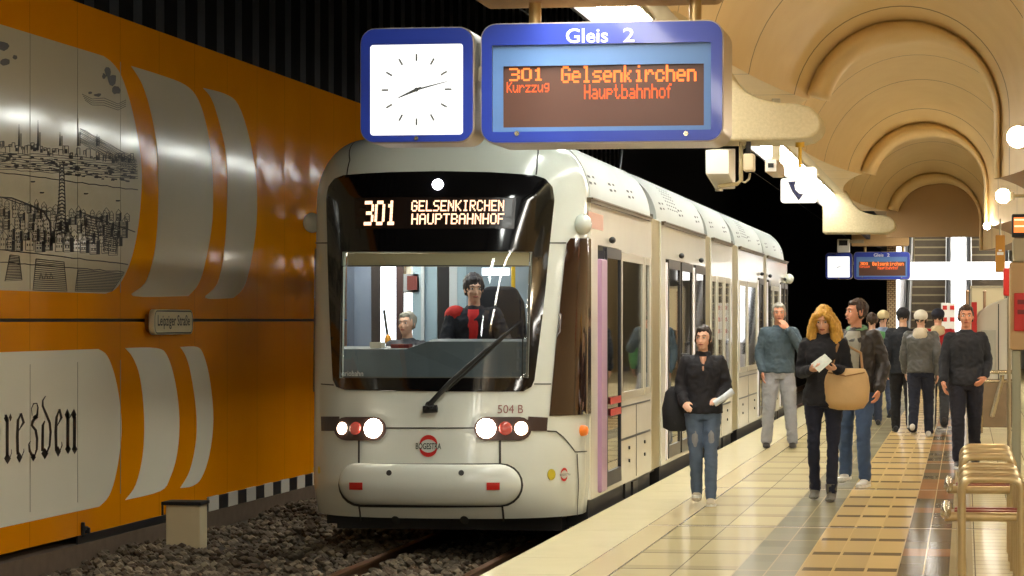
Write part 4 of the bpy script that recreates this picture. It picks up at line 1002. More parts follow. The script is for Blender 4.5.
def inv(px, py):
    best = None
    for i in range(-20, 41):
        a = i*.05 if i >= -20 else 0
        for j in range(0, 37):
            v = j*.1; q = proj(S(a, v)); d = (q[0]-px)**2+(q[1]-py)**2
            if best is None or d < best[0]: best = (d, a, v)
    _, a, v = best
    for _ in range(12):
        q = proj(S(a, v)); e = (px-q[0], py-q[1])
        if abs(e[0])+abs(e[1]) < .01: break
        h = 1e-4; qa = proj(S(a+h, v)); qv = proj(S(a, v+h))
        A = (qa[0]-q[0])/h; B = (qv[0]-q[0])/h; Cc = (qa[1]-q[1])/h; D = (qv[1]-q[1])/h; det = A*D-B*Cc
        if abs(det) < 1e-6: break
        da = (e[0]*D-B*e[1])/det; dv = (A*e[1]-Cc*e[0])/det; k = min(1, .15/max(abs(da), abs(dv), 1e-9))
        a += da*k; v += dv*k
    return a, v
def IP(pts): return [inv(*p) for p in pts]
tram = empty('tram', (0, 0, 0)); tag(tram, 'white articulated tram with black windscreen showing route 301, standing at the platform', 'tram')
ST = (.05, .08)
hole = IP([(343, 252), (437, 252), (532, 252), (528, 378), (437, 378), (340, 378)])
shell = MB(); patch(shell, [(-2, 0), (2, 0), (2, 3.6), (-2, 3.6)], [hole], (.03, .045), S, -.006, .03)
shell.build('cab_shell', TRAM, tram, smooth=True)
# windscreen surround, display zone
ws = IP([(344, 175.5), (390, 172.5), (440, 171.5), (490, 172.5), (534, 175.5), (545, 179), (552, 187), (554, 200), (549.5, 242), (544, 300), (534, 380), (531, 387), (523, 391.5), (437, 391.5), (346, 390), (337, 387), (333.5, 380), (330, 310), (328, 240), (327, 200), (329, 187), (335, 179)])
mk = MB(); patch(mk, ws, [hole], (.022, .03), S, .008); mk.build('windscreen_surround', BLACK, tram, smooth='all')
gp = MB(); patch(gp, hole, [], (.06, .1), S, .004); gp.build('windscreen', glass('windscreen_glass', (.86, .90, .90, 1), .03), tram, smooth='all')
sb = MB(); patch(sb, IP([(344, 252), (437, 252), (531, 252), (530.5, 265.5), (437, 265.5), (344, 265.5)]), [], (.06, .05), S, -.04, .01); sb.build('sun_blind', mat('blind_cream', srgb(196, 184, 150), .7), tram)
wf = MB(); stroke(wf, IP([(342, 266), (530, 266), (527, 377), (341, 377)]), .012, S, -.005, (.05, .08), True); wf.build('windscreen_trim', mat('trim_grey', srgb(96, 92, 84), .5), tram)
# amber destination display
dp = MB(); patch(dp, IP([(355, 198), (437, 197.5), (516, 198), (514, 229), (437, 229), (356, 229)]), [], (.05, .07), S, .010); dp.build('destination_display', mat('display_dark', srgb(40, 30, 26), .25), tram)
def dotpx(mb, body, x0, x1, y0, y1, off, bold=.35):
    A = inv(x0, y1); B = inv(x1, y0); dots(mb, body, A[0], B[0], A[1], B[1], S, off, .95, bold)
for q_ in (('301', 364.5, 397, 201, 226, .014, .4), ('GELSENKIRCHEN', 411.5, 504, 200.5, 212, .014, .2), ('HAUPTBAHNHOF', 411.5, 504, 213.8, 225, .014, .2)):
    dt = MB(); dotpx(dt, *q_); dt.build('led_text', LEDAMB, tram)
def disc(name, px, py, r, m, off=.012, parent=None, h=.02, sq=1.0):
    a, v = inv(px, py); p = S(a, v); e = 1e-3; n_ = (S(a+e, v)-S(a-e, v)).cross(S(a, v+e)-S(a, v-e)).normalized()
    t = Vector((0, 0, 1)); u = n_.cross(t).normalized(); t = u.cross(n_)
    mb = MB(); k = 20; rings = []
    for rr, o in ((r, -.01), (r, h*.4), (r*.85, h*.8), (r*.5, h), (.001, h)):
        rings.append([p+n_*(off+o)+u*(rr*cos(2*pi*j/k))+t*(rr*sq*sin(2*pi*j/k)) for j in range(k)])
    mb.loft(rings); return mb.build(name, m, parent or tram, smooth=True)
disc('top_headlamp', 438, 185, .045, emis('headlamp_white', (.92, .9, 1, 1), 22), .008)
HB = mat('lamp_bezel', srgb(58, 42, 38), .3)
def capsule_px(x0, x1, y0, y1, n=8):
    r = (y1-y0)/2; pts = []
    for k in range(n+1): t = -pi/2+pi*k/n; pts.append((x1-r+r*cos(t), (y0+y1)/2+r*sin(t)))
    for k in range(n+1): t = pi/2+pi*k/n; pts.append((x0+r+r*cos(t), (y0+y1)/2+r*sin(t)))
    return pts
WARM = emis('headlight_glow', (1, .86, .70, 1), 26); REDL = mat('tail_red', srgb(150, 52, 42), .2, coat=.5, emit=(.8, .15, .1, 1), es=.25); SMALL = emis('marker_glow', (1, .72, .5, 1), 9)
for side, cap, strip, lamps in (('l', (335, 386.5, 417, 440.5), [(321.5, 416.5), (340, 416.5), (340, 431), (322, 431)], ((343.5, .05, SMALL), (356.5, .053, REDL), (374, .078, WARM))),
                               ('r', (474, 531, 417, 440.5), [(528, 416.5), (547.5, 417.5), (546.5, 431), (526, 431)], ((486, .078, WARM), (505, .055, REDL), (520.5, .055, SMALL)))):
    hb_ = MB(); patch(hb_, IP(strip), [], (.03, .05), S, .006)
    patch(hb_, IP(capsule_px(*cap)), [], (.03, .04), S, .012, .01)
    hl = hb_.build('headlight_cluster', HB, tram)
    for px, r, m in lamps: disc('lamp', px, 428.5, r, m, .012, hl, .025)
# bumper pad
A0 = inv(340, 485)[0]; A1 = inv(521, 485)[0]; vc = inv(430, 485)[1]; hz0 = .168
bp = MB(); rings = []; N_ = 36
x0_, x1_ = S(A0, vc).x, S(A1, vc).x
for i in range(N_+1):
    t = i/N_; aa = A0+(A1-A0)*(.5-.5*cos(pi*t)); X = S(aa, vc).x
    d = min(X-x0_, x1_-X); k = 1 if d > hz0 else sqrt(max(0, 1-(1-d/hz0)**2)); hz = max(.004, hz0*k)
    e = 1e-3; n_ = (S(aa+e, vc)-S(aa-e, vc)).cross(Vector((0, 0, 1))).normalized()
    rings.append([S(aa, vc+hz*sin(th))+n_*(-.004+.075*max(0, cos(th))**.7*k) for th in [-pi/2+pi*j/14 for j in range(15)]]+[S(aa, vc)-n_*.02])
bp.loft(rings); bumper = bp.build('bumper_pad', TRAM, tram, smooth='all')
sm = MB(); stroke(sm, IP(capsule_px(340, 521, 464.5, 505.5, 10)), .022, S, .003, (.03, .05), True)
def seam(pts, wd=.010, off=.002): stroke(sm, IP(pts), wd, S, off, (.03, .05))
for p in ([(386, 428), (474, 428)], [(359, 440), (359, 465)], [(500, 440), (500, 465)], [(359, 505), (360, 512), (361, 521)], [(502, 505), (503, 512), (504, 522)], [(321, 384), (334, 385)], [(534, 384), (551, 384)], [(314, 243.5), (328, 243)], [(549, 243), (566, 243)],
          [(347, 175), (350, 160), (355, 142)], [(536, 175), (537, 160), (537.5, 145)], [(547, 431), (556, 431.5), (563, 437), (575, 452), (587, 451.5)], [(577, 454), (577, 516)]): seam(p)
sm.build('panel_seam', SEAM, tram)
def on_bumper(a, v):
    e = 1e-3; n_ = (S(a+e, v)-S(a-e, v)).cross(S(a, v+e)-S(a, v-e)).normalized(); return S(a, v)+n_*.075*max(0, 1-((v-vc)/hz0)**2)**.35
for x in (361, 492):
    rf = MB(); patch(rf, [inv(x-6, 487), inv(x+6, 487), inv(x+6, 482), inv(x-6, 482)], [], (.03, .03), on_bumper, .004, .004); rf.build('reflector', RED, bumper)
def ddisc(name, px, py, r, fn, off, m, parent):
    a, v = inv(px, py); b = MB(); st = (S(a+.01, v)-S(a, v)).length/.01
    patch(b, [(a+r/st*cos(t), v+r*sin(t)) for t in [2*pi*k/16 for k in range(16)]], [], (1, 1), fn, off, .004); return b.build(name, m, parent)
for x in (391.5, 462): ddisc('bolt_cover', x, 472.5, .022, on_bumper, .004, SEAM, bumper)
for x in (396, 464.5): ddisc('tow_eye_cover', x, 520, .035, S, .004, SEAM, tram)
# marks and lettering
def ring_mark(px, py, r, wd, gap, fn=None, parent=None, col=RED):
    a, v = inv(px, py); st = (S(a+.01, v)-S(a, v)).length/.01; b = MB()
    for s0 in (0, pi):
        pts = [(a+r/st*cos(s0+gap+(pi-2*gap)*k/14), v+r*sin(s0+gap+(pi-2*gap)*k/14)) for k in range(15)]
        ws_ = [wd*(.25+.75*sin(pi*k/14)) for k in range(15)]
        L, R = [], []
        for i, p in enumerate(pts):
            ang = s0+gap+(pi-2*gap)*i/14
            L.append((p[0]+ws_[i]/2/st*cos(ang), p[1]+ws_[i]/2*sin(ang))); R.append((p[0]-ws_[i]/2/st*cos(ang), p[1]-ws_[i]/2*sin(ang)))
        vs = []
        for q in L+R:
            e = 1e-3; n_ = (S(q[0]+e, q[1])-S(q[0]-e, q[1])).cross(S(q[0], q[1]+e)-S(q[0], q[1]-e)).normalized(); vs.append(S(*q)+n_*.003)
        b.add(vs, [(i, i+1, 15+i+1, 15+i) for i in range(14)])
    return b.build('emblem_ring', col, tram)
ring_mark(428.5, 446, .070, .035, .25)
def tpx(body, x0, x1, y0, y1, m, nm='lettering', bold=0, off=.005, slant=0):
    A = inv(x0, y1); B = inv(x1, y0); b = MB(); text_fit(b, body, A[0], B[0], A[1], B[1], S, off, bold); return b.build(nm, m, tram)
tpx('BOGESTRA', 416, 441.5, 443.3, 449.3, mat('emblem_green', srgb(44, 62, 50), .5), bold=.02, off=.012)
tpx('504 B', 497.5, 523, 404.8, 413.5, mat('number_grey_red', srgb(140, 92, 88), .5))
tpx('variobahn', 341.5, 364, 371, 376, WHITE, off=.012)
ddisc('sticker_yellow', 551.5, 474.5, .045, S, .003, mat('sticker_yellow', srgb(196, 178, 40), .5), tram)
ring_mark(564, 474.5, .045, .02, .3)
tpx('BOGESTRA', 559, 569.5, 473, 476, _M['emblem_green'], off=.010)
ddisc('sticker_yellow', 319, 470, .03, S, .003, _M['sticker_yellow'], tram)
ddisc('sticker_yellow', 313.5, 469.5, .02, S, .003, _M['sticker_yellow'], tram)
disc('turn_indicator', 582, 430.5, .045, mat('indicator_orange', srgb(220, 110, 30), .3, emit=(1, .3, .03, 1), es=.15), 0, None, .05)
# corner windows
BRG = mat('brown_tinted_glass', srgb(44, 26, 18), .07, coat=.6, noise=.25, nscale=2)
cwm = MB(); patch(cwm, [inv(570, 238.3), inv(587, 238.3), (2.0, inv(587, 238.3)[1]), (2.0, inv(588, 414)[1]), inv(586, 414.2), inv(549, 416), inv(556, 340), inv(566, 244)], [], (.05, .08), S, .006)
cwm.build('corner_window', BRG, tram, smooth='all')
cwm = MB(); patch(cwm, [(-1.01, 1.0), (-.90, 1.0), (-.90, 2.2), (-1.01, 2.2)], [], (.04, .1), S, .006); patch(cwm, [(-2, .62), (-1.03, .62), (-1.03, 2.2), (-2, 2.2)], [], (.1, .1), S, .006)
cwm.build('corner_window', BRG, tram, smooth='all')
for px, py, s in ((580.5, 224.5, 1), (307, 222.5, -1)):
    if s > 0: p = S(*inv(px, py))
    else: p = Vector((XT-HW-.03, YN+1.05, 2.42))
    b = MB().ball(p+Vector((.02*s, 0, 0)), .075, .12, .085, M=None); b.build('camera_pod', TRAM, tram, smooth='all')
# wiper
def SP(px, py, off):
    a, v = inv(px, py); e = 1e-3; n_ = (S(a+e, v)-S(a-e, v)).cross(S(a, v+e)-S(a, v-e)).normalized(); return S(a, v)+n_*off
wp = MB(); wp.tube([SP(430, 406, .05), SP(452, 383, .07), SP(484, 353, .07), SP(514, 327, .06)], [.022, .02, .014, .01], 8)
wpo = wp.build('wiper', RUBBER, tram, smooth=True)
MB().tube([SP(x, y, .035) for x, y in ((446, 392), (466, 374), (490, 351), (520, 321))], .011, 6).build('blade', RUBBER, wpo)
MB().tube([SP(521, 300, .03), SP(521.5, 340, .03), SP(521, 378, .03)], .006, 6).build('spray_pipe', RUBBER, wpo)
MB().tube([SP(424, 410, .03), SP(438, 409, .03)], .03, 8).tube([SP(430, 409, .02), SP(431, 405, .06)], .035, 8).build('pivot', RUBBER, wpo)
# ---- cab interior
INT = mat('interior_grey', srgb(196, 204, 210), .5); INTD = mat('interior_dark', srgb(42, 36, 38), .6); DASH = mat('dashboard_grey', srgb(88, 98, 104), .6, noise=.1)
XR = XT+HW; XL = XT-HW
di = MB()
p1 = on_y(340, 349, 22.2).z; p2 = on_y(450, 341.5, 22.2).z
di.add([(XT-.98, 22.02, .85), (XT+1.0, 22.02, .85), (XT+1.0, 22.15, p2), (XT-.12, 22.15, p2), (XT-.3, 22.15, p1), (XT-.98, 22.15, p1)]+[(XT-1.05, 22.45, .85), (XT+1.05, 22.45, .85), (XT+1.05, 22.45, p2+.02), (XT-.12, 22.45, p2+.02), (XT-.3, 22.45, p1+.02), (XT-1.05, 22.45, p1+.02)],
       [(0, 1, 2, 3, 4, 5), (6, 11, 10, 9, 8, 7), (2, 8, 9, 3), (3, 9, 10, 4), (4, 10, 11, 5), (1, 7, 8, 2), (0, 5, 11, 6), (0, 6, 7, 1)])
di.build('dashboard', DASH, tram)
fl_ = MB().box(XL+.06, XR-.06, 22.72, 48.3, .10, .14).build('saloon_floor', mat('floor_grey', srgb(90, 92, 96), .5), tram)
MB().box(XL+.10, XR-.10, 22.85, 48.3, 2.46, 2.5).build('saloon_ceiling', mat('ceiling_pale', srgb(214, 214, 208), .5), tram)
Yp_ = 24.0
def pan(px0, px1, py0, py1, m, nm='partition_panel', Y=Yp_, d=.03):
    a = on_y(px0, py0, Y); b = on_y(px1, py1, Y); return MB().box(a.x, b.x, Y, Y+d, b.z, a.z).build(nm, m, tram)
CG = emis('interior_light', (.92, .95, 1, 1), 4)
pan(347, 371, 262, 352, mat('partition_blue_grey', srgb(120, 134, 158), .4, noise=.1))
pan(371.2, 380, 262, 352, INTD); pan(380.2, 396, 262, 352, CG, 'saloon_glow_panel', Yp_+.4); pan(396, 403, 262, 352, mat('pillar_brown', srgb(70, 50, 50), .5))  # glowing panels stand in for the lit saloon behind the partition glass
pan(403.5, 419, 274, 292, mat('shelf_grey', srgb(150, 156, 164), .5)); pan(407, 417, 276, 290, mat('notice_red_black', srgb(110, 50, 46), .5), Y=Yp_-.04)
pan(404, 412, 293, 352, CG, 'saloon_glow_panel', Yp_+.5); pan(412.5, 437, 262, 352, mat('partition_pale_blue', srgb(160, 184, 198), .4)); pan(421, 424, 262, 352, INT, Y=Yp_-.04)
pan(438, 449, 262, 352, mat('pillar_black', srgb(22, 20, 24), .5)); pan(449.3, 457, 262, 352, INT); pan(457.3, 466, 262, 352, _M['partition_pale_blue'])
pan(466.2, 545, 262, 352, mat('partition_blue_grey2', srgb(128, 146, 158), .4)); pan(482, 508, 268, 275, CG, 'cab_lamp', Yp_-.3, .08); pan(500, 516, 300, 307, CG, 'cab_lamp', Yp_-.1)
MB().box(XT-.9, XT+.9, 22.7, 23.1, 2.40, 2.455).build('cab_ceiling_lamp', emis('cab_lamp_glow', (.9, .95, 1, 1), 4), tram)
c = [on_y(a, b, Yp_-.2) for a, b in ((384, 310), (386, 325), (388, 338), (388, 346))]
MB().tube(c, .012, 8).build('intercom_cable', SEAM, tram); q = on_y(388, 340, Yp_-.22); MB().ball(q, .03, .03, .05).build('cable_grip', mat('grip_orange', srgb(220, 150, 40), .5), tram)
a = on_y(371, 347, 22.3); MB().box(a.x, a.x+.10, 22.25, 22.4, a.z-.03, a.z+.04).build('ticket_tray', mat('tray_cream', srgb(206, 200, 180), .5), tram)
a = on_y(392, 348, 22.3); b = on_y(410, 344, 22.3); MB().box(a.x, b.x, 22.25, 22.4, a.z-.02, b.z).build('cash_drawer', mat('drawer_red', srgb(120, 40, 36), .5), tram)
st = MB(); a = on_y(500, 345, 23.35)
st.loft([[Vector((a.x+dx*w_, 23.3+dy, z)) for dx, dy in ((-.5, 0), (.5, 0), (.5, .10), (-.5, .10))] for z, w_ in ((1.1, .46), (1.5, .46), (1.75, .42), (1.86, .30), (1.89, .22))])
st.box(a.x-.25, a.x+.25, 22.85, 23.35, .75, .9).box(a.x-.08, a.x+.08, 23.05, 23.25, .14, .75)
st.build('driver_seat', mat('seat_dark', srgb(30, 28, 32), .8), tram, bevel=.03)
# ---- modules: side walls with windows and doors
mods = [(22.72, 27.25), (28.12, 33.0), (33.75, 36.85), (37.85, 42.6), (43.3, 48.4)]
SIDE = lambda y, z: Vector((XR, y, z)); SIDEL = lambda y, z: Vector((XL, -y, z))
ZB0 = .10
wins = {0: [(24.85, 26.5, .92, 2.16), (26.68, 27.05, .92, 2.16)], 1: [], 2: [(33.85, 34.4, .9, 2.1), (34.7, 35.5, .9, 2.1), (35.75, 36.5, .9, 2.1)], 3: [(38.1, 39.3, .92, 2.1), (39.6, 41.2, .92, 2.1)], 4: [(44.2, 44.8, .92, 2.1), (45.0, 46.2, .92, 2.1)]}
doors = {0: [(23.18, 24.68)], 1: [(28.55, 31.25), (31.5, 32.85)], 2: [], 3: [(41.45, 42.45)], 4: [(43.4, 44.05), (46.45, 48.3)]}
rect = lambda y0, y1, z0, z1: [(y0, z0), (y1, z0), (y1, z1), (y0, z1)]
SG = glass('side_glass', (.78, .80, .82, 1), .05); DG = glass('door_glass', (.34, .31, .28, 1), .22)
FRAME = mat('window_frame', srgb(190, 184, 166), .35, metal=.3)
DPINK = mat('door_edge_glint_pink', srgb(178, 142, 170), .4); DWHITE = mat('door_post_lit_white', srgb(240, 238, 246), .35)  # pink holds a light reflection, white is brightened to look lit
DGREY = mat('door_seal', srgb(34, 34, 40), .5)
for i, (y0, y1) in enumerate(mods):
    sd = MB(); holes = [rect(*w_) for w_ in wins[i]]+[rect(a, b, .14, 2.24) for a, b in doors[i]]
    patch(sd, rect(y0, y1, ZB0, 2.6), holes, (10, 10), SIDE, 0, .04)
    fsw = MB(); fw_ = []; yy = y0+.3
    while yy+1.1 < y1: fw_.append((-yy-1.0, -yy, .92, 2.16)); yy += 1.15
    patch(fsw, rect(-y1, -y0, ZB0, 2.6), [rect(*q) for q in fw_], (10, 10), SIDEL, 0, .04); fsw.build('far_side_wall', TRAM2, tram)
    gg = MB()
    for q in fw_: gg.quad(SIDEL(q[0], q[2]), SIDEL(q[1], q[2]), SIDEL(q[1], q[3]), SIDEL(q[0], q[3]))
    gg.build('far_side_glazing', glass('far_glass', (.85, .87, .88, 1)), tram)
    MB().box(XL+.30, XL+.42, y0+.1, y1-.1, 2.40, 2.455).build('ceiling_light_strip', emis('saloon_light_far', (1, .93, .80, 1), 30), tram)
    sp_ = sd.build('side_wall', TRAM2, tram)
    rm = MB(); RF = lambda y, v: Vector((XT+zhw(v)[1], y, zhw(v)[0]))
    prof = [(XT+zhw(v)[1], zhw(v)[0]) for v in [2.6+k/12 for k in range(13)]]
    prof = prof+[(2*XT-x, z) for x, z in reversed(prof)]
    e_ = .12 if i < 4 else .9
    rings = [[(x, y, z) for x, z in prof] for y in (y0-(.001 if i == 0 else 0), y1-e_)]
    rings.append([(XT+(x-XT)*(.985 if i < 4 else .93), y1-e_*.4, 2.6+(z-2.6)*(.97 if i < 4 else .9)) for x, z in prof]); rings.append([(XT+(x-XT)*(.96 if i < 4 else .8), y1, 2.6+(z-2.6)*(.9 if i < 4 else .62)) for x, z in prof])
    if i:
        rings.insert(0, [(XT+(x-XT)*.97, y0-.1, 2.6+(z-2.6)*.93) for x, z in prof])
    rm.loft(rings); roof = rm.build('roof_fairing', ROOFW, tram, smooth=True)
    # drip rail
    ys0 = y0+.1 if i else 21.95+.2
    dr = MB(); dr.box(XR-.01, XR+.03, (22.55 if i == 0 else y0+.02), y1-.25, 2.575, 2.60).box(XR-.01, XR+.045, (22.55 if i == 0 else y0+.02), y1-.25, 2.60, 2.615)
    dr.build('drip_rail', mat('rail_brown_grey', srgb(96, 84, 66), .4, metal=.5), roof)
    vd = MB()
    ya = y0+.1
    while ya < y1-.6:
        for v in (2.78, 2.85):
            vd.add([RF(ya+dx, v+dz)+Vector((.004, 0, .003)) for dx, dz in ((-.09, -.014), (.09, -.014), (.09, .014), (-.09, .014))], [(0, 1, 2, 3)])
            if i != 0 or True:
                vd.add([RF(ya+.30+dx, v+dz+.012)+Vector((.004, 0, .003)) for dx, dz in ((-.07, -.012), (.07, -.012), (.07, .012), (-.07, .012))], [(0, 1, 2, 3)])
        ya += (1.35 if i == 0 else 1.9)
    if i in (1, 3):
        for r in range(7):
            for c_ in range(5):
                yy = y0+.9+c_*.22; v = 2.82+r*.055; vd.add([RF(yy+dx, v+dz)+Vector((.004, 0, .003)) for dx, dz in ((-.06, -.009), (.06, -.009), (.06, .009), (-.06, .009))], [(0, 1, 2, 3)])
    vd.build('roof_vent', SEAM, roof)
    for w_ in wins[i]:
        fr = MB(); patch(fr, rect(w_[0]-.05, w_[1]+.05, w_[2]-.05, w_[3]+.05), [rect(w_[0]+.01, w_[1]-.01, w_[2]+.02, w_[3]-.02)], (9, 9), SIDE, .006, .012); f = fr.build('window', FRAME, tram)
        g = MB().box(XR-.012, XR-.006, w_[0], w_[1], w_[2], w_[3]).build('pane', SG, f)
    for a, b in doors[i]:
        mid = (a+b)/2 if b-a > 1.6 else None
        leaves = [(a, mid), (mid, b)] if mid else [(a, b)]
        if i == 0:
            leaves = [(23.62, 24.68)]
            MB().box(XR-.06, XR+.03, 23.22, 23.58, .13, 2.12).build('door_edge_reflection', DPINK, tram, bevel=.01)  # strip stands in for light reflected at the inner door edge
            MB().box(XR-.05, XR+.005, 23.58, 23.64, .13, 2.2).build('door_seal', DGREY, tram)
            MB().box(XR-.5, XR-.45, 23.2, 23.6, .14, 2.2).build('door_pocket', INTD, tram)
        else:
            MB().box(XR-.02, XR+.012, a+.0, a+.12, .14, 2.2).build('lit_door_post', DWHITE, tram)  # post painted bright white as if lit
        for la, lb in leaves:
            la += .02 if i == 0 else .14; lb -= .02
            dl = MB(); SX = lambda y, z: Vector((XR+.02, y, z)); fw = .05 if lb-la > .5 else .03
            patch(dl, rect(la, lb, .15, 2.23), [rect(la+fw, lb-fw, .28, 2.14)], (9, 9), SX, 0, .035)
            dd = dl.build('door_leaf', mat('door_frame_dark', srgb(60, 56, 52), .35, metal=.5) if i else DGREY, tram)
            MB().box(XR+.0, XR+.006, la+fw, lb-fw, .28, 2.14).build('pane', DG, dd)
            if i == 0:
                t = MB()
                for yy0, yy1 in ((396.5, 403.5), (408, 415)):
                    z1_, z0_ = on_x(613, yy0, XR).z, on_x(613, yy1, XR).z; t.box(XR+.021, XR+.025, 23.85, 24.6, z0_, z1_)
                t.build('red_sticker', RED, dd)
        MB().ball((XR+.03, (a+b)/2, 2.30), .03, .06, .03).build('door_camera', RUBBER, tram, smooth='all')
    # lower side seams and hatch bolts
    if i != 1:
        ww = wins[i]; s0 = min(w_[0] for w_ in ww)-.05; s1 = max(w_[1] for w_ in ww)+.05
        t = MB().box(XR, XR+.004, s0, s1, .80, .815).box(XR, XR+.006, s0, s1, .50, .52)
        t.box(XR, XR+.003, (s0+s1)/2-.008, (s0+s1)/2+.008, .12, .80)
        for yy in (s0+.55, s1-.5):
            for zz in (.28, .40): t.box(XR, XR+.012, yy, yy+.05, zz, zz+.03)
        t.build('side_seam', SEAM, sp_)
    # dark skirt and seats inside
    MB().box(XL+.05, XR-.02, y0, y1, -.12, ZB0).build('skirt', RUBBER, tram)
    if i in (0, 2, 4):
        bg = MB(); yc_ = (y0+y1)/2 if i else 25.6
        bg.box(XT-.7, XT+.7, yc_-1.0, yc_+1.0, -.22, -.13)
        for s in (-1, 1):
            for dy in (-.85, .85): bg.cyl((XT+s*.46, yc_+dy, -.03), (XT+s*.56, yc_+dy, -.03), .30, 24)
        bg.box(XR-.06, XR-.0, yc_-.5, yc_-.1, -.04, .10).box(XR-.06, XR-.0, yc_+.1, yc_+.5, -.06, .08)
        bg.build('bogie', DKMETAL, tram)
    MB().box(XR-.40, XR-.28, y0+.1, y1-.1, 2.40, 2.455).build('ceiling_light_strip', emis('saloon_light', (1, .86, .62, 1), 7), tram)
    se = MB()
    for w_ in wins[i]:
        if w_[1]-w_[0] > .6:
            for yy in (w_[0]+.15, w_[1]-.6):
                se.box(XR-.95, XR-.12, yy, yy+.42, .45, .56); se.box(XR-.95, XR-.12, yy+.38, yy+.46, .5, 1.15)
    if se.v: se.build('seat', mat('seat_blue', srgb(50, 60, 100), .7), tram, bevel=.02)
    pl = MB()
    for yy in (y0+.9, y1-.9): pl.cyl((XT+.35, yy, .14), (XT+.35, yy, 2.45), .018, 10)
    pl.build('grab_pole', mat('pole_yellow', srgb(220, 180, 40), .3), tram)
for (a, b) in ((27.25, 28.12), (33.0, 33.75), (36.85, 37.85), (42.6, 43.3)):
    bl = MB(); n_ = 7
    for k in range(n_):
        yy = a+(b-a)*(k+.5)/n_; bl.box(XL+.10, XR-.07, yy-(b-a)/n_*.36, yy+(b-a)/n_*.36, .05, 2.68)
    bl.build('bellows', mat('bellows_grey', srgb(70, 66, 54), .6), tram)
    MB().box(XR-.05, XR-.004, a+.06, b-.10, ZB0, 2.62).build('gangway_cover', OLIVE, tram, bevel=.01)
    MB().box(XL+.15, XR-.15, a+.1, b-.1, 2.70, 2.86).build('gangway_roof', RUBBER, tram)
rr = MB().box(XL+.04, XR-.04, 48.41, 48.5, .1, 2.6); rr.build('rear_wall', TRAM, tram, bevel=.03)
MB().ball((XR+.04, 48.2, 2.32), .09, .12, .09).build('rear_camera_pod', TRAM, tram, smooth='all')
MB().box(XL+.2, XR-.2, 22.45, 22.72, -.14, -.0).build('front_underframe', RUBBER, tram)
t = MB(); a = on_x(588, 213, XR); b = on_x(603, 231, XR)
t.box(XR, XR+.003, a.y, b.y, b.z, on_x(603, 213, XR).z-.02); t.build('route_sticker', mat('sticker_faint_red', srgb(206, 160, 140), .5), tram)
# overhead wires in the dark above
for k, (xx, zz) in enumerate(((XT, 4.6), (XT, 5.1))):
    o = MB().cyl((xx, -10, zz), (xx, 100, zz), .008, 6).build('overhead_wire', SEAM); tag(o, ('lower contact wire above the tram roof in the dark tunnel', 'upper carrier wire above the tram roof in the dark tunnel')[k], 'cable', 'overhead wires')
pg = MB(); pg.tube([(XT-.4, 30.5, 3.14), (XT-.3, 31.8, 3.8), (XT, 30.8, 4.55)], .025, 6).tube([(XT+.4, 30.5, 3.14), (XT+.3, 31.8, 3.8), (XT, 30.8, 4.55)], .025, 6).box(XT-.6, XT+.6, 30.75, 30.85, 4.54, 4.59)
pg.build('pantograph', DKMETAL, tram)
# ================================================================ PEOPLE
SKIN = mat('skin', srgb(228, 180, 152), .55); SKIN2 = mat('skin_tanned', srgb(212, 148, 116), .55)
LIP = mat('lips', srgb(160, 82, 72), .5); EYEW = mat('eye_white', srgb(225, 220, 212), .3); EYED = mat('eye_dark', srgb(34, 26, 22), .3)
def V(*a): return Vector(a)
def limb(mb, pts, rs, n=14):
    pts = [Vector(p) for p in pts]; P = []; Rr = []
    # rounded ends
    d0 = (pts[0]-pts[1]).normalized(); d1 = (pts[-1]-pts[-2]).normalized()
    P += [pts[0]+d0*rs[0]*.85, pts[0]+d0*rs[0]*.5]; Rr += [rs[0]*.45, rs[0]*.86]
    for i, p in enumerate(pts): P.append(p); Rr.append(rs[i])
    P += [pts[-1]+d1*rs[-1]*.5, pts[-1]+d1*rs[-1]*.85]; Rr += [rs[-1]*.86, rs[-1]*.45]
    mb.tube(P, Rr, n)
    for p, r in zip(pts[1:-1], rs[1:-1]): mb.ball(p, r*1.0, nu=12, nv=8)
def bend(a, b, c, n=3):
    """smooth joint between two bones: points a..b..c"""
    a, b, c = Vector(a), Vector(b), Vector(c); return [a, a.lerp(b, .5), a.lerp(b, .88)+(c-b)*.02, b.lerp(c, .12)-(b-a)*.0, b.lerp(c, .55), c]
def ell(mb, secs, n=20):
    rings = []
    for z, cx, cy, rx, ry in secs:
        rings.append([Vector((cx+rx*cos(2*pi*k/n), cy+ry*(abs(sin(2*pi*k/n))**.9)*(1 if sin(2*pi*k/n) >= 0 else -1), z)) for k in range(n)])
    mb.loft(rings)
from mathutils import noise as mnoise
def remesh(mb, name, mats, parent, vox, smooth=4):
    o = remesh0(mb, name, mats, parent, vox, smooth)
    if name in ('body', 'cap'): return o
    me = o.data; off = Vector((len(name), len(me.vertices) % 13, 3.0))
    if name == 'hair': amp, sc = .007, Vector((45, 45, 16))
    elif name == 'trousers': amp, sc = .007, Vector((9, 9, 13))
    else: amp, sc = .008, Vector((11, 11, 12))
    ns = [v.normal.copy() for v in me.vertices]
    for v, n_ in zip(me.vertices, ns):
        p = Vector((v.co.x*sc.x+v.co.z*3, v.co.y*sc.y, v.co.z*sc.z-v.co.x*4))+off*.37
        d = mnoise.noise(p)+.5*mnoise.noise(p*2.1)
        v.co += n_*(amp*(1-2.0*abs(d)) if name != 'hair' else amp*d*1.6)
    me.update(); return o
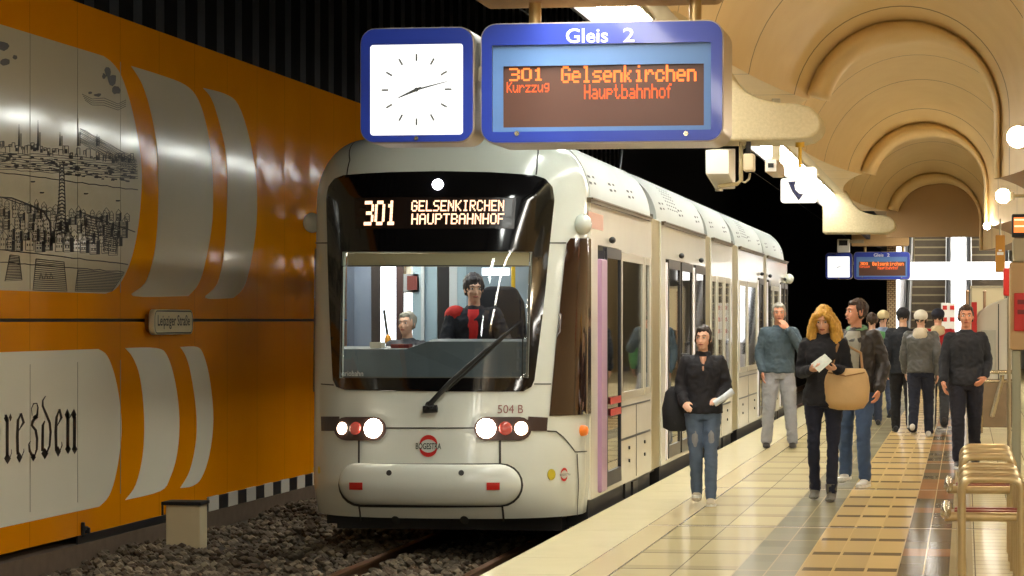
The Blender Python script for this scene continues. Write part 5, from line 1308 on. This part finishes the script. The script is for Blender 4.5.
def remesh0(mb, name, mats, parent, vox, smooth=4):
    o = mb.build(name, mats, parent)
    md = o.modifiers.new('r', 'REMESH'); md.mode = 'VOXEL'; md.voxel_size = vox; md.use_smooth_shade = True
    if smooth:
        s = o.modifiers.new('s', 'SMOOTH'); s.factor = .5; s.iterations = smooth
    bpy.context.view_layer.update()
    me = bpy.data.meshes.new_from_object(o.evaluated_get(bpy.context.evaluated_depsgraph_get()))
    o.modifiers.clear(); old = o.data; o.data = me; bpy.data.meshes.remove(old)
    if not me.materials:
        me.materials.append(mats if not isinstance(mats, list) else mats[0])
    for p in me.polygons: p.use_smooth = True
    return o
def hand(mb, w_, d, nrm, side, s=1.0, curl=.5):
    """w_ wrist, d pointing to the fingers, nrm palm normal, side = direction of the thumb"""
    w_ = Vector(w_); d = Vector(d).normalized(); nrm = Vector(nrm); nrm = (nrm-d*nrm.dot(d)).normalized(); t = d.cross(nrm).normalized()
    if t.dot(Vector(side)) < 0: t = -t
    pc = w_+d*.045*s
    limb(mb, [w_-d*.03, w_+d*.01], [.027*s, .025*s], 10)
    M = Matrix((t, d, nrm)).transposed()
    mb.ball(pc, .040*s, .050*s, .017*s, 14, 10, M)
    for i, (off, ln) in enumerate(((.029, .074), (.010, .082), (-.010, .077), (-.028, .060))):
        b = w_+d*(.082-.006*abs(off)/.02)*s+t*off*s; p = [b]; dd = d.copy(); L = ln*s
        for q, fr in enumerate((.42, .32, .26)):
            ang = curl*(.35+.3*q+.05*i)
            dd = (dd*cos(ang)+nrm*sin(ang)).normalized(); p.append(p[-1]+dd*L*fr)
        limb(mb, p, [.0095*s, .009*s, .0085*s, .0075*s], 8)
    b = w_+d*.028*s+t*.026*s; p = [b, b+(t*.7+d*.75).normalized()*.036*s+nrm*.006*s]; p.append(p[-1]+(t*.25+d*.95+nrm*curl*.5).normalized()*.030*s); p.append(p[-1]+(d+nrm*curl*.7).normalized()*.022*s)
    limb(mb, p, [.013*s, .0115*s, .010*s, .008*s], 8)
DEF = dict(pelvis=(0, 0, .93), chest=(0, 0, 1.26), neck=(0, .015, 1.43), head=(0, -.005, 1.605), hipL=(.088, 0, .90), hipR=(-.088, 0, .90), kneeL=(.095, -.01, .49), kneeR=(-.095, -.01, .49),
           ankL=(.095, .02, .085), ankR=(-.095, .02, .085), shL=(.185, 0, 1.385), shR=(-.185, 0, 1.385), elL=(.245, .02, 1.12), elR=(-.245, .02, 1.12), wrL=(.26, -.05, .87), wrR=(-.26, -.05, .87),
           toeL=(0, -1, 0), toeR=(0, -1, 0), hdL=(0, -.15, -1), hdR=(0, -.15, -1), look=0.0, nod=0.0, curlL=.5, curlR=.5, soleL=0.0, soleR=0.0)
def person(label, loc, rz, H, pose, fit, vox=.008, female=False, group=None):
    J = dict(DEF); J.update(pose); k = H/1.72
    J = {a: (Vector(b)*k if isinstance(b, (tuple, Vector)) and not a.startswith(('toe', 'hd')) else (Vector(b) if isinstance(b, tuple) else b)) for a, b in J.items()}
    for q in ('sh', 'el', 'wr'):
        for s in 'LR':
            v = J[q+s].copy(); f_ = (.84 if female else .90) if q != 'wr' or abs(v.x) > .2*k else .96; v.x *= f_; J[q+s] = v
    root = empty('person', loc, rz); tag(root, label, 'person', group)
    sw = .92 if female else 1.0; sk = fit.get('skin', SKIN)
    pel, che, nek, hd = J['pelvis'], J['chest'], J['neck'], J['head']
    def torso(mb, inf=0.0, z0=None, hemw=0, top=None):
        w = lambda a: a*k*sw+inf
        hip_w = (.165 if female else .158)*k+inf
        secs = []
        zt = nek.z if top is None else top
        base = pel.z-.06*k if z0 is None else z0
        for z, rx, ry in ((pel.z-.06*k, hip_w, .115*k+inf), (pel.z+.03*k, hip_w*.98, .115*k+inf), (pel.z+.13*k, w(.135 if female else .148), .095*k+inf), (che.z-.08*k, w(.150), .105*k+inf), (che.z+.02*k, w(.168), (.122 if female else .118)*k+inf), (che.z+.09*k, w(.172), .108*k+inf), (nek.z-.045*k, w(.150), .085*k+inf), (nek.z-.01*k, w(.085), .066*k+inf*.8), (nek.z+.01*k, w(.06), .055*k+inf*.5)):
            if z < base-.001: continue
            t = (z-pel.z)/(nek.z-pel.z); c = pel.lerp(nek, max(0, min(1, t)))
            secs.append((z, c.x, c.y, rx, ry))
        if z0 is not None and z0 < secs[0][0]-.01: secs.insert(0, (z0, secs[0][1], secs[0][2], secs[0][3]+hemw, secs[0][4]+hemw*.6))
        ell(mb, secs)
    # ---- body: one continuous skin
    b = MB(); torso(b, -.006)
    limb(b, [nek-V(0, 0, .05*k), nek.lerp(hd, .6)], [.058*k*sw, .050*k*sw])
    Rh = Matrix.Rotation(J['look'], 3, 'Z') @ Matrix.Rotation(J['nod'], 3, 'X')
    hp = lambda x, y, z: hd+(Rh @ Vector((x, y, z)))*k
    hs = .97 if female else 1.0
    b.ball(hp(0, .012, .018), .075*k*hs, .093*k*hs, .098*k, 20, 14, Rh); b.ball(hp(0, -.028, -.035), .058*k*hs, .062*k, .072*k, 18, 12, Rh); b.ball(hp(0, -.055, -.088), .030*k, .028*k, .022*k, 12, 8, Rh)
    b.tube([hp(0, -.082, .022), hp(0, -.096, -.004), hp(0, -.104, -.022), hp(0, -.088, -.032)], [.007*k, .010*k, .0145*k, .010*k], 8)
    b.ball(hp(0, -.070, .036), .052*k, .020*k, .012*k, 12, 8, Rh)
    for s in (-1, 1):
        b.ball(hp(s*.076*hs, .012, -.005), .010*k, .020*k, .032*k, 10, 8, Rh); b.ball(hp(s*.036, -.066, -.022), .020*k, .018*k, .020*k, 10, 8, Rh)
    b.ball(hp(0, -.083, -.056), .022*k, .012*k, .008*k, 10, 6, Rh)
    for s in ('L', 'R'):
        sg = 1 if s == 'L' else -1
        limb(b, bend(J['sh'+s], J['el'+s], J['wr'+s]), [.052*k*sw, .047*k*sw, .042*k*sw, .042*k*sw, .036*k*sw, .027*k*sw])
        hand(b, J['wr'+s], J['hd'+s], J.get('pn'+s, Vector((-sg, 0, 0))), Vector((0, -1, 0)), k*(.92 if female else 1), J['curl'+s])
        limb(b, bend(J['hip'+s], J['knee'+s], J['ank'+s]), [q*k*(min(.9, .84*fit.get('leg', 1)) if fit.get('trousers') else 1) for q in (.082, .070, .056, .052, .050, .038)])
        t = J['toe'+s]; t = Vector((t.x, t.y, 0)).normalized(); a = J['ank'+s]
        limb(b, [a+V(0, 0, -.02*k), a+t*.09*k+V(0, 0, -.058*k)], [.024*k, .016*k])
    body = remesh(b, 'body', sk, root, vox if vox < .01 else .009, 3)
    # ---- face
    e = MB()
    for s in (-1, 1): e.ball(hp(s*.031, -.079, .012), .0125*k, .007*k, .0075*k, 10, 8, Rh)
    e.build('eye', EYEW, body, smooth='all')
    e = MB()
    for s in (-1, 1): e.ball(hp(s*.031, -.0845, .012), .0065*k, .004*k, .0065*k, 10, 8, Rh)
    e.build('iris', EYED, body, smooth='all')
    e = MB(); e.tube([hp(-.024, -.089, -.056), hp(-.01, -.0965, -.054), hp(0, -.0975, -.0555), hp(.01, -.0965, -.054), hp(.024, -.089, -.056)], [.003*k, .006*k, .006*k, .006*k, .003*k], 8); e.build('mouth', LIP, body, smooth='all')
    hm = fit.get('hairm', mat('hair_dark', srgb(40, 28, 22), .5, noise=.3, nscale=60))
    e = MB()
    for s in (-1, 1): e.tube([hp(s*.014, -.092, .032), hp(s*.032, -.09, .038), hp(s*.050, -.078, .032)], [.003*k, .0045*k, .0025*k], 6)
    e.build('eyebrow', hm, body)
    # ---- trousers
    if fit.get('trousers'):
        tm = MB(); rt = fit.get('leg', 1.0)
        z1 = pel.z+.10*k
        c = pel; ell(tm, [(pel.z-.10*k, c.x, c.y, .155*k, .112*k), (pel.z-.03*k, c.x, c.y, (.172 if female else .166)*k, .125*k), (pel.z+.04*k, c.x, c.y, .165*k, .122*k), (z1, c.x, c.y, .150*k, .108*k)])
        for s in ('L', 'R'):
            lp = bend(J['hip'+s], J['knee'+s], J['ank'+s]+V(0, 0, .005)); limb(tm, lp, [.098*k, .084*k*rt, .068*k*rt, .064*k*rt, .060*k*rt, .055*k*max(rt, .85)])
        tr = remesh(tm, 'trousers', fit['trousers'], root, max(vox, .010), 3)
        if fit.get('stripe'):
            sm_ = MB()
            for s, g in (('L', 1), ('R', -1)): sm_.tube([J['hip'+s]+V(g*.090*k, 0, 0), J['knee'+s]+V(g*.066*k*rt, 0, 0), J['ank'+s]+V(g*.05*k*rt, 0, .01)], .016*k, 8)
            sm_.build('side_stripe', fit['stripe'], tr, smooth=True)
        if fit.get('fade'):
            for s in ('L', 'R'):
                kf = MB(); p = J['hip'+s].lerp(J['knee'+s], .62); kf.ball(p+V(0, -.056*k, 0), .036*k, .030*k, .10*k, 14, 10); kf.build('faded_patch', fit['fade'], tr, smooth='all')
    # ---- shoes
    for s in ('L', 'R'):
        t = J['toe'+s]; t = Vector((t.x, t.y, 0)).normalized(); a = J['ank'+s]; r = Vector((-t.y, t.x, 0))
        lift = J['sole'+s]; sh = MB(); rings = []
        fl = -.085*k
        for u, wd, h0, h1 in ((-.085, .028, .012, .055), (-.075, .036, .002, .085), (-.03, .040, 0, .105), (.02, .040, 0, .090), (.07, .044, 0, .062), (.12, .047, 0, .052), (.16, .040, .003, .045), (.19, .022, .010, .032)):
            c = a+t*u*k; zz = a.z+fl+max(0, -(u-.10))*lift*k
            n_ = 12; rg = []
            for q in range(n_):
                an = 2*pi*q/n_; rg.append(Vector((c.x, c.y, 0))+r*(wd*k*cos(an))+V(0, 0, zz+(h0+(h1-h0)*(.5+.5*sin(an)))*k))
            rings.append(rg)
        sh.loft(rings)
        if fit.get('boot'): sh.tube([a+V(0, 0, -.02*k), a+V(0, 0, fit['boot']*k)], [.045*k, .056*k], 12)
        so = sh.build('shoe', fit.get('shoes', RUBBER), root, smooth=True)
        if fit.get('sole'):
            q = MB(); q.loft([[Vector((v.x, v.y, a.z+fl+(v.z*0)+dz*k+max(0, lift*.1)))for v in [a+t*u*k+r*w2*k for u, w2 in ((-.09, -.03), (-.09, .03), (-.02, .042), (.06, .046), (.13, .05), (.18, .03), (.20, 0), (.18, -.03), (.13, -.05), (.06, -.046), (-.02, -.042))]] for dz in (-.002, .022)])
            q.build('sole', fit['sole'], so)
    # ---- upper garment
    if fit.get('top'):
        tm = MB(); inf = fit.get('inf', .022)*k
        torso(tm, inf, z0=pel.z+fit.get('hem', -.06)*k, hemw=fit.get('hemw', .0)*k)
        rs = [.064, .060, .056, .055, .050, .045]; g = fit.get('sleeve', 1.0)
        for s in ('L', 'R'):
            wr = J['wr'+s]; el = J['el'+s]; cuff = el.lerp(wr, fit.get('cuff', .94))
            limb(tm, bend(J['sh'+s], el, cuff), [q*k*g*sw for q in rs])
            tm.ball(J['sh'+s]+V(0, 0, -.012*k), .066*k*sw, .068*k, .066*k, 14, 10); limb(tm, [nek+V(0, .005, -.045*k), J['sh'+s]+V(0, 0, .0)], [.062*k, .060*k*sw])
        if fit.get('collar', True): ell(tm, [(nek.z-.04*k, nek.x, nek.y, .085*k, .080*k), (nek.z+.02*k, nek.x, nek.y, .072*k, .068*k), (nek.z+fit.get('collarh', .035)*k, nek.x, nek.y, .068*k, .066*k)])
        gt = remesh(tm, fit.get('topname', 'jacket'), fit['top'], root, max(vox, .010), 3)
        if fit.get('inner'):
            im = MB(); zs = [nek.z+.005*k, nek.z-.06*k, che.z+.04*k, che.z-.06*k, pel.z+.12*k, pel.z+.02*k]
            wds = fit.get('innerw', (.050, .062, .055, .05, .045, .04)); dep = [.066, .088, .118, .105, .097, .115]
            rings = []
            for z, wq, dq in zip(zs, wds, dep):
                t = (z-pel.z)/(nek.z-pel.z); c = pel.lerp(nek, t); y = c.y-(dq*k+inf+.008)
                rings.append([V(c.x+wq*k*sx, y+.012*abs(sx)*k+dy, z) for sx, dy in ((-1, -.004), (-.5, -.012), (.5, -.012), (1, -.004), (1, .03), (-1, .03))])
            im.loft(rings[:fit.get('innern', 6)]); im.build(fit.get('innername', 'shirt'), fit['inner'], gt, smooth='all')
        if fit.get('hood'):
            hm_ = MB(); hm_.tube([nek+V(.075*k*cos(t), .065*k*sin(t)+.01, .02*k+.02*k*sin(t)) for t in [2*pi*q/16*1.0 for q in range(17)]], .028*k, 10); hm_.ball(nek+V(0, .10*k, -.03*k), .10*k, .055*k, .09*k, 14, 10)
            hm_.build('hood', fit['hood'], gt, smooth='all')
        if fit.get('patch'):
            pm_ = MB(); c = J['shR']; pm_.ball(c+V(.01*k, -.0, .0), .095*k, .088*k, .086*k, 16, 10); pm_.build('shoulder_patch', fit['patch'], gt, smooth='all')
    # ---- hair / cap
    hr = fit.get('hair', 'short')
    hb_ = MB()
    if hr in ('short', 'tied', 'long'):
        hv = fit.get('hairvol', .93 if fit.get('cap') else 1.0); hb_.ball(hp(0, .028, .034), .083*k*hs*hv, .096*k*hs*hv, .100*k*hv, 20, 14, Rh)
        hb_.ball(hp(0, -.022, .086), .058*k, .050*k, .030*k, 16, 10, Rh)
        for s in (-1, 1): hb_.ball(hp(s*.062, .02, .0), .022*k, .042*k, .055*k, 12, 8, Rh)
    if hr == 'tied':
        hb_.ball(hp(0, .05, -.03), .065*k, .05*k, .07*k, 14, 10, Rh); hb_.tube([hp(.03, .08, -.02), hp(.05, .09, -.09), hp(.055, .07, -.16)], [.035*k, .032*k, .015*k], 10)
    if hr == 'long':
        for s in (-1, 1):
            hb_.tube([hp(s*.022, -.070, .088), hp(s*.062, -.058, .045), hp(s*.086, -.040, -.02), hp(s*.098, -.035, -.10), hp(s*.112, -.060, -.20), hp(s*.105, -.095, -.30), hp(s*.095, -.105, -.38)], [.022*k, .032*k, .036*k, .042*k, .044*k, .036*k, .014*k], 10)
            hb_.tube([hp(s*.06, .02, .04), hp(s*.100, .02, -.04), hp(s*.125, .0, -.14), hp(s*.130, -.03, -.24), hp(s*.12, -.05, -.31)], [.04*k, .044*k, .044*k, .036*k, .012*k], 10)
        hb_.tube([hp(0, .08, .02), hp(0, .10, -.08), hp(0, .11, -.2), hp(0, .11, -.32)], [.08*k, .09*k, .095*k, .06*k], 12)
    if hr != 'none' and hb_.v: remesh(hb_, 'hair', hm, body, max(vox*.9, .007), 2)
    if fit.get('cap'):
        c = MB(); c.ball(hp(0, .022, .052), .096*k, .112*k, .086*k, 20, 12, Rh)
        if fit.get('brim'): c.ball(hp(0, -.10, .045), .062*k, .055*k, .010*k, 14, 8, Rh)
        remesh(c, 'cap', fit['cap'], root, .008, 2)
    return root, J, k
def cloth(name, c, rough=.85, b=.5, bs=14, n=.18): return mat(name, srgb(*c), rough, noise=n, nscale=9, bump=b, bscale=bs)
BLK = cloth('cloth_black', (26, 25, 30)); JEANS = cloth('denim_blue', (62, 82, 112)); NAVY = cloth('denim_navy', (22, 26, 44))
def gx(px, py): p = on_z(px, py, 0); return (p.x, p.y, 0)
# woman in the black jacket
p0 = gx(703, 505)
r1, J1, k1 = person('woman in black jacket and faded blue jeans walking beside the tram with rolled newspaper', p0, .10, 1.54,
    dict(kneeL=(.075, -.06, .49), ankL=(.075, -.05, .085), kneeR=(-.070, -.02, .50), ankR=(-.060, .10, .12), soleR=.35, hipL=(.085, 0, .9), hipR=(-.085, 0, .9),
         elR=(-.265, .03, 1.14), wrR=(-.215, -.14, .985), hdR=(.25, -.8, -.35), pnR=(.6, 0, -.6), elL=(.275, .01, 1.14), wrL=(.165, -.19, 1.02), hdL=(-.55, -.7, .0), pnL=(-.3, .3, -.7), curlL=1.1, curlR=.8, look=-.25),
    dict(trousers=cloth('denim_faded', (84, 100, 122)), leg=.95, top=BLK, sleeve=1.12, inf=.03, hem=-.04, collarh=.05, shoes=mat('shoe_beige', srgb(196, 184, 156), .6), sole=WHITE, hair='tied', fade=cloth('denim_worn', (132, 134, 138)), inner=mat('chest_skin', srgb(206, 156, 126), .55), innerw=(.034, .022, .006), innern=3, innername='open_neck'), .007, True)
w_ = J1['wrL']+Vector((-.02, -.075, 0))*k1
nw = MB().tube([w_+V(-.03, -.01, -.03), w_+V(.05, 0, .02), w_+V(.13, .02, .08)], [.026, .028, .030], 14).build('rolled_newspaper', mat('newsprint', srgb(206, 214, 222), .7, noise=.35, nscale=30), None)
nw.location = r1.location; nw.rotation_euler = r1.rotation_euler; tag(nw, 'pale rolled newspaper in the hand of the woman in the black jacket', 'newspaper')
bgm = MB(); c = J1['hipR']+Vector((-.15, .03, .03)); bgm.loft([[c+V(x*sx, y*sy, z) for x, y in [(cos(t), sin(t)) for t in [2*pi*q/18 for q in range(18)]]] for z, sx, sy in ((-.20, .06, .03), (-.17, .12, .06), (0, .13, .065), (.14, .10, .05), (.19, .05, .02))])
shb = bgm.build('shoulder_bag', cloth('bag_black', (22, 22, 26)), None, smooth='all'); tag(shb, 'soft black shoulder bag at the side of the woman in the black jacket', 'bag')
MB().tube([c+V(.02, 0, .17), c+V(.03, .02, .34), J1['shR']+V(-.045, .02, .065), J1['shR']+V(.02, .05, .06)], .010, 8).build('strap', RUBBER, shb, smooth=True)
shb.location = r1.location; shb.rotation_euler = r1.rotation_euler
# blonde woman
p0 = gx(824, 501)
BLONDE = mat('hair_blonde', srgb(206, 158, 66), .45, noise=.35, nscale=40, bump=.5, bscale=50)
r2, J2, k2 = person('woman with long blonde hair and dark leggings looking down at papers in her hands', p0, -.05, 1.72,
    dict(kneeL=(.085, -.05, .49), ankL=(.07, -.04, .085), kneeR=(-.09, -.03, .49), ankR=(-.085, .06, .10), soleR=.2, elR=(-.255, .02, 1.13), wrR=(-.10, -.20, 1.16), hdR=(.6, -.6, .1), pnR=(.2, .2, .9), elL=(.25, .02, 1.13), wrL=(.13, -.20, 1.17), hdL=(-.6, -.6, .1), pnL=(-.2, .2, .9), curlL=.9, curlR=.9, nod=.38, look=-.1, head=(0, -.03, 1.60)),
    dict(trousers=NAVY, leg=.80, top=cloth('coat_black', (24, 24, 30)), inf=.022, hem=-.08, shoes=mat('boot_grey', srgb(96, 92, 80), .6), boot=.07, hair='long', hairm=BLONDE, collarh=.05), .007, True)
pp = (J2['wrR']+J2['wrL'])/2+V(-.005, -.10, .03)
ppo = MB().add([pp+V(-.10, .05, .02), pp+V(-.02, -.03, -.05), pp+V(.07, .0, .03), pp+V(-.01, .08, .09)], [(0, 1, 2, 3)]).add([pp+V(-.07, .05, .035), pp+V(0, -.02, -.03), pp+V(.09, .01, .05), pp+V(.02, .08, .11)], [(0, 1, 2, 3)])
ppo = ppo.build('papers', mat('paper_pale', srgb(206, 212, 200), .7, noise=.25, nscale=25), None); sld = ppo.modifiers.new('t', 'SOLIDIFY'); sld.thickness = .006
ppo.location = r2.location; ppo.rotation_euler = r2.rotation_euler; tag(ppo, 'pale folded papers held in both hands of the blonde woman', 'paper')
bb = MB(); c = J2['hipL']+V(.12, -.10, .11)
rings = []
for z, sx, sy in ((-.20, .08, .04), (-.185, .15, .08), (-.12, .195, .095), (0, .205, .09), (.10, .19, .07), (.155, .165, .045), (.165, .15, .03)):
    rings.append([c+V(cos(t)*sx, sin(t)*sy, z) for t in [2*pi*q/24 for q in range(24)]])
bb.loft(rings); hbg = bb.build('handbag', mat('bag_beige', srgb(206, 172, 120), .6, noise=.12, bump=.25, bscale=10), None, smooth='all')
MB().tube([c+V(-.13, 0, .15), c+V(-.10, .01, .30), J2['shL']+V(-.03, -.08, -.02), J2['shL']+V(.0, .0, .068), J2['shL']+V(.02, .08, .0), c+V(.12, .05, .30), c+V(.14, 0, .15)], .012, 8).build('strap', mat('strap_tan', srgb(150, 110, 64), .5), hbg, smooth=True)
MB().tube([c+V(-.16, -.035, .13), c+V(0, -.085, .10), c+V(.16, -.035, .13)], .006, 6).build('zip_seam', _M['strap_tan'], hbg)
hbg.location = r2.location; hbg.rotation_euler = r2.rotation_euler; tag(hbg, 'large soft beige handbag hanging at the hip of the blonde woman', 'bag')
# man in the leather jacket
p0 = gx(856, 486)
person('man in open dark leather jacket over grey hoodie, behind the blonde woman', p0, -.25, 1.79,
    dict(kneeL=(.10, -.10, .50), ankL=(.11, -.08, .085), kneeR=(-.10, .0, .50), ankR=(-.13, .10, .11), soleR=.3, elL=(.28, .05, 1.13), wrL=(.27, -.08, .90), curlL=.8, elR=(-.26, .04, 1.13), wrR=(-.26, -.06, .88), look=-.75, hdL=(-.1, -.3, -1)),
    dict(trousers=JEANS, leg=1.0, top=mat('leather_brown_black', srgb(44, 38, 34), .4, noise=.3, nscale=12, bump=.6, bscale=14), sleeve=1.15, inf=.035, hem=-.06, inner=cloth('hoodie_grey', (146, 142, 128)), innerw=(.055, .085, .085, .07, .06, .05), innername='hoodie', hood=cloth('collar_green', (110, 150, 110)), shoes=mat('trainer_pale', srgb(206, 202, 190), .5), sole=WHITE, hairm=mat('hair_brown', srgb(58, 40, 28), .5, noise=.3, nscale=60), skin=SKIN2), .008)
# man in grey blue sweater, hand at his face
p0 = gx(779, 448)
person('man in grey blue sweater and pale jeans with one hand raised to his face', p0, .1, 1.80,
    dict(ankL=(.16, .0, .085), kneeL=(.13, -.02, .49), ankR=(-.15, .02, .085), kneeR=(-.12, -.02, .49), elL=(.30, -.08, 1.16), wrL=(.10, -.20, 1.42), hdL=(-.5, .2, .8), pnL=(-.3, .9, 0), elR=(-.27, .0, 1.12), wrR=(-.22, -.10, .92)),
    dict(trousers=cloth('denim_pale', (158, 160, 166)), leg=1.15, top=cloth('sweater_grey_blue', (72, 88, 98)), topname='sweater', inf=.032, hem=-.03, shoes=mat('shoe_dark', srgb(48, 44, 42), .5), hair='short', hairm=mat('hair_grey', srgb(150, 146, 134), .6, noise=.2), skin=SKIN2), .009)
# man in the dark sweater
p0 = gx(966, 468)
person('man in a dark sweater and dark jeans walking towards the camera beside the bench hoops', p0, .05, 1.75,
    dict(kneeR=(-.09, -.14, .52), ankR=(-.09, -.18, .10), soleR=0, kneeL=(.09, .03, .50), ankL=(.10, .14, .13), soleL=.4, elL=(.26, .06, 1.12), wrL=(.20, -.12, .95), hdL=(-.4, -.6, -.4), elR=(-.26, -.02, 1.12), wrR=(-.27, -.14, .90), hdR=(.1, -.6, -.8)),
    dict(trousers=cloth('denim_black', (24, 24, 36)), leg=1.05, top=cloth('sweater_charcoal', (34, 36, 42)), topname='sweater', inf=.03, hem=-.05, cuff=.8, shoes=_M['shoe_dark'], sole=WHITE, hairm=_M['hair_brown'], skin=SKIN2), .008)
WA = dict(kneeL=(.09, -.12, .51), ankL=(.09, -.14, .09), kneeR=(-.09, .02, .50), ankR=(-.09, .18, .13), soleR=.4, elL=(.26, .08, 1.12), wrL=(.25, .0, .88), elR=(-.26, -.02, 1.12), wrR=(-.25, -.16, .90))
WB = dict(kneeR=(-.09, -.12, .51), ankR=(-.09, -.14, .09), kneeL=(.09, .02, .50), ankL=(.09, .18, .13), soleL=.4, elR=(-.26, .08, 1.12), wrR=(-.25, .0, .88), elL=(.26, -.02, 1.12), wrL=(.25, -.16, .90))
person('man all in black with a dark cap walking away towards the escalators', gx(903, 433), pi+.1, 1.76, WA, dict(trousers=cloth('trousers_black', (24, 25, 30)), leg=1.1, top=cloth('jacket_night', (30, 34, 42)), inf=.035, sleeve=1.15, hem=-.10, shoes=RUBBER, cap=BLK), .010)
person('person in grey leather jacket with cream hood and white cap walking away', gx(921, 438), pi-.1, 1.72, WB, dict(trousers=cloth('track_navy', (26, 30, 46)), stripe=WHITE, leg=1.1, top=mat('leather_grey', srgb(84, 84, 82), .35, noise=.3, nscale=12, bump=.5, bscale=14), inf=.035, sleeve=1.15, hem=-.04, hood=cloth('hood_cream', (212, 200, 176)), cap=cloth('cap_white', (226, 222, 208)), shoes=mat('shoe_white', srgb(216, 212, 202), .5)), .010)
person('person in red jacket with beige hood and navy cap walking away towards the escalators', gx(938, 431), pi, 1.75, WA, dict(trousers=cloth('trousers_grey', (60, 62, 66)), leg=1.1, top=cloth('jacket_red', (176, 30, 34)), inf=.035, sleeve=1.12, hem=-.02, hood=cloth('hood_beige', (206, 186, 146)), cap=cloth('cap_navy', (28, 30, 44)), shoes=_M['shoe_dark']), .010)
person('person in a pale blue shirt with a cream white cap in the far group', gx(883, 421), pi+.2, 1.74, WA, dict(trousers=cloth('denim_far', (60, 70, 92)), top=cloth('shirt_pale_blue', (140, 160, 190)), topname='shirt', hem=-.04, cap=cloth('cap_cream', (224, 206, 160)), brim=True, shoes=_M['shoe_dark']), .012)
person('person in a green jacket with brown hair just behind the man in the leather jacket', gx(872, 426), pi, 1.70, WB, dict(trousers=cloth('denim_far', (60, 70, 92)), top=cloth('jacket_green', (90, 150, 96)), hem=-.04, shoes=_M['shoe_dark'], hairm=_M['hair_brown']), .012)
# driver at the desk
q = on_y(474, 290, 22.95)
DR = dict(pelvis=(0, 0, .93), kneeL=(.13, -.44, .96), ankL=(.13, -.42, .54), kneeR=(-.13, -.44, .96), ankR=(-.13, -.42, .54), elL=(.30, -.10, 1.16), wrL=(.30, -.33, 1.16), hdL=(.1, -1, .0), pnL=(0, 0, -1), elR=(-.26, -.08, 1.14), wrR=(-.18, -.30, 1.10), hdR=(.2, -1, 0), pnR=(0, 0, -1), look=.25, hipL=(.09, -.03, .92), hipR=(-.09, -.03, .92), nod=.1)
rd, Jd, kd = person('tram driver in dark jacket and red shirt seated behind the windscreen', (q.x, q.y, q.z-1.60*1.0), .12, 1.72, DR,
    dict(trousers=BLK, top=cloth('jacket_driver', (26, 26, 36)), inf=.035, sleeve=1.15, inner=cloth('shirt_red', (196, 34, 32)), innerw=(.045, .05, .045, .04, .04, .04), patch=cloth('shoulder_red', (196, 44, 36)), hairvol=1.1, shoes=RUBBER, hairm=mat('hair_dark_brown', srgb(44, 32, 28), .5, noise=.3, nscale=50)), .008)
q = on_y(407, 322, 23.5)
person('grey haired passenger seen small behind the cab desk, left of the driver', (q.x, 23.5, .145), -.3, 1.52, {}, dict(trousers=BLK, top=cloth('coat_grey_dark', (70, 70, 76)), shoes=RUBBER, hairm=_M['hair_grey']), .012)
q = on_x(631, 345, XR-.6)
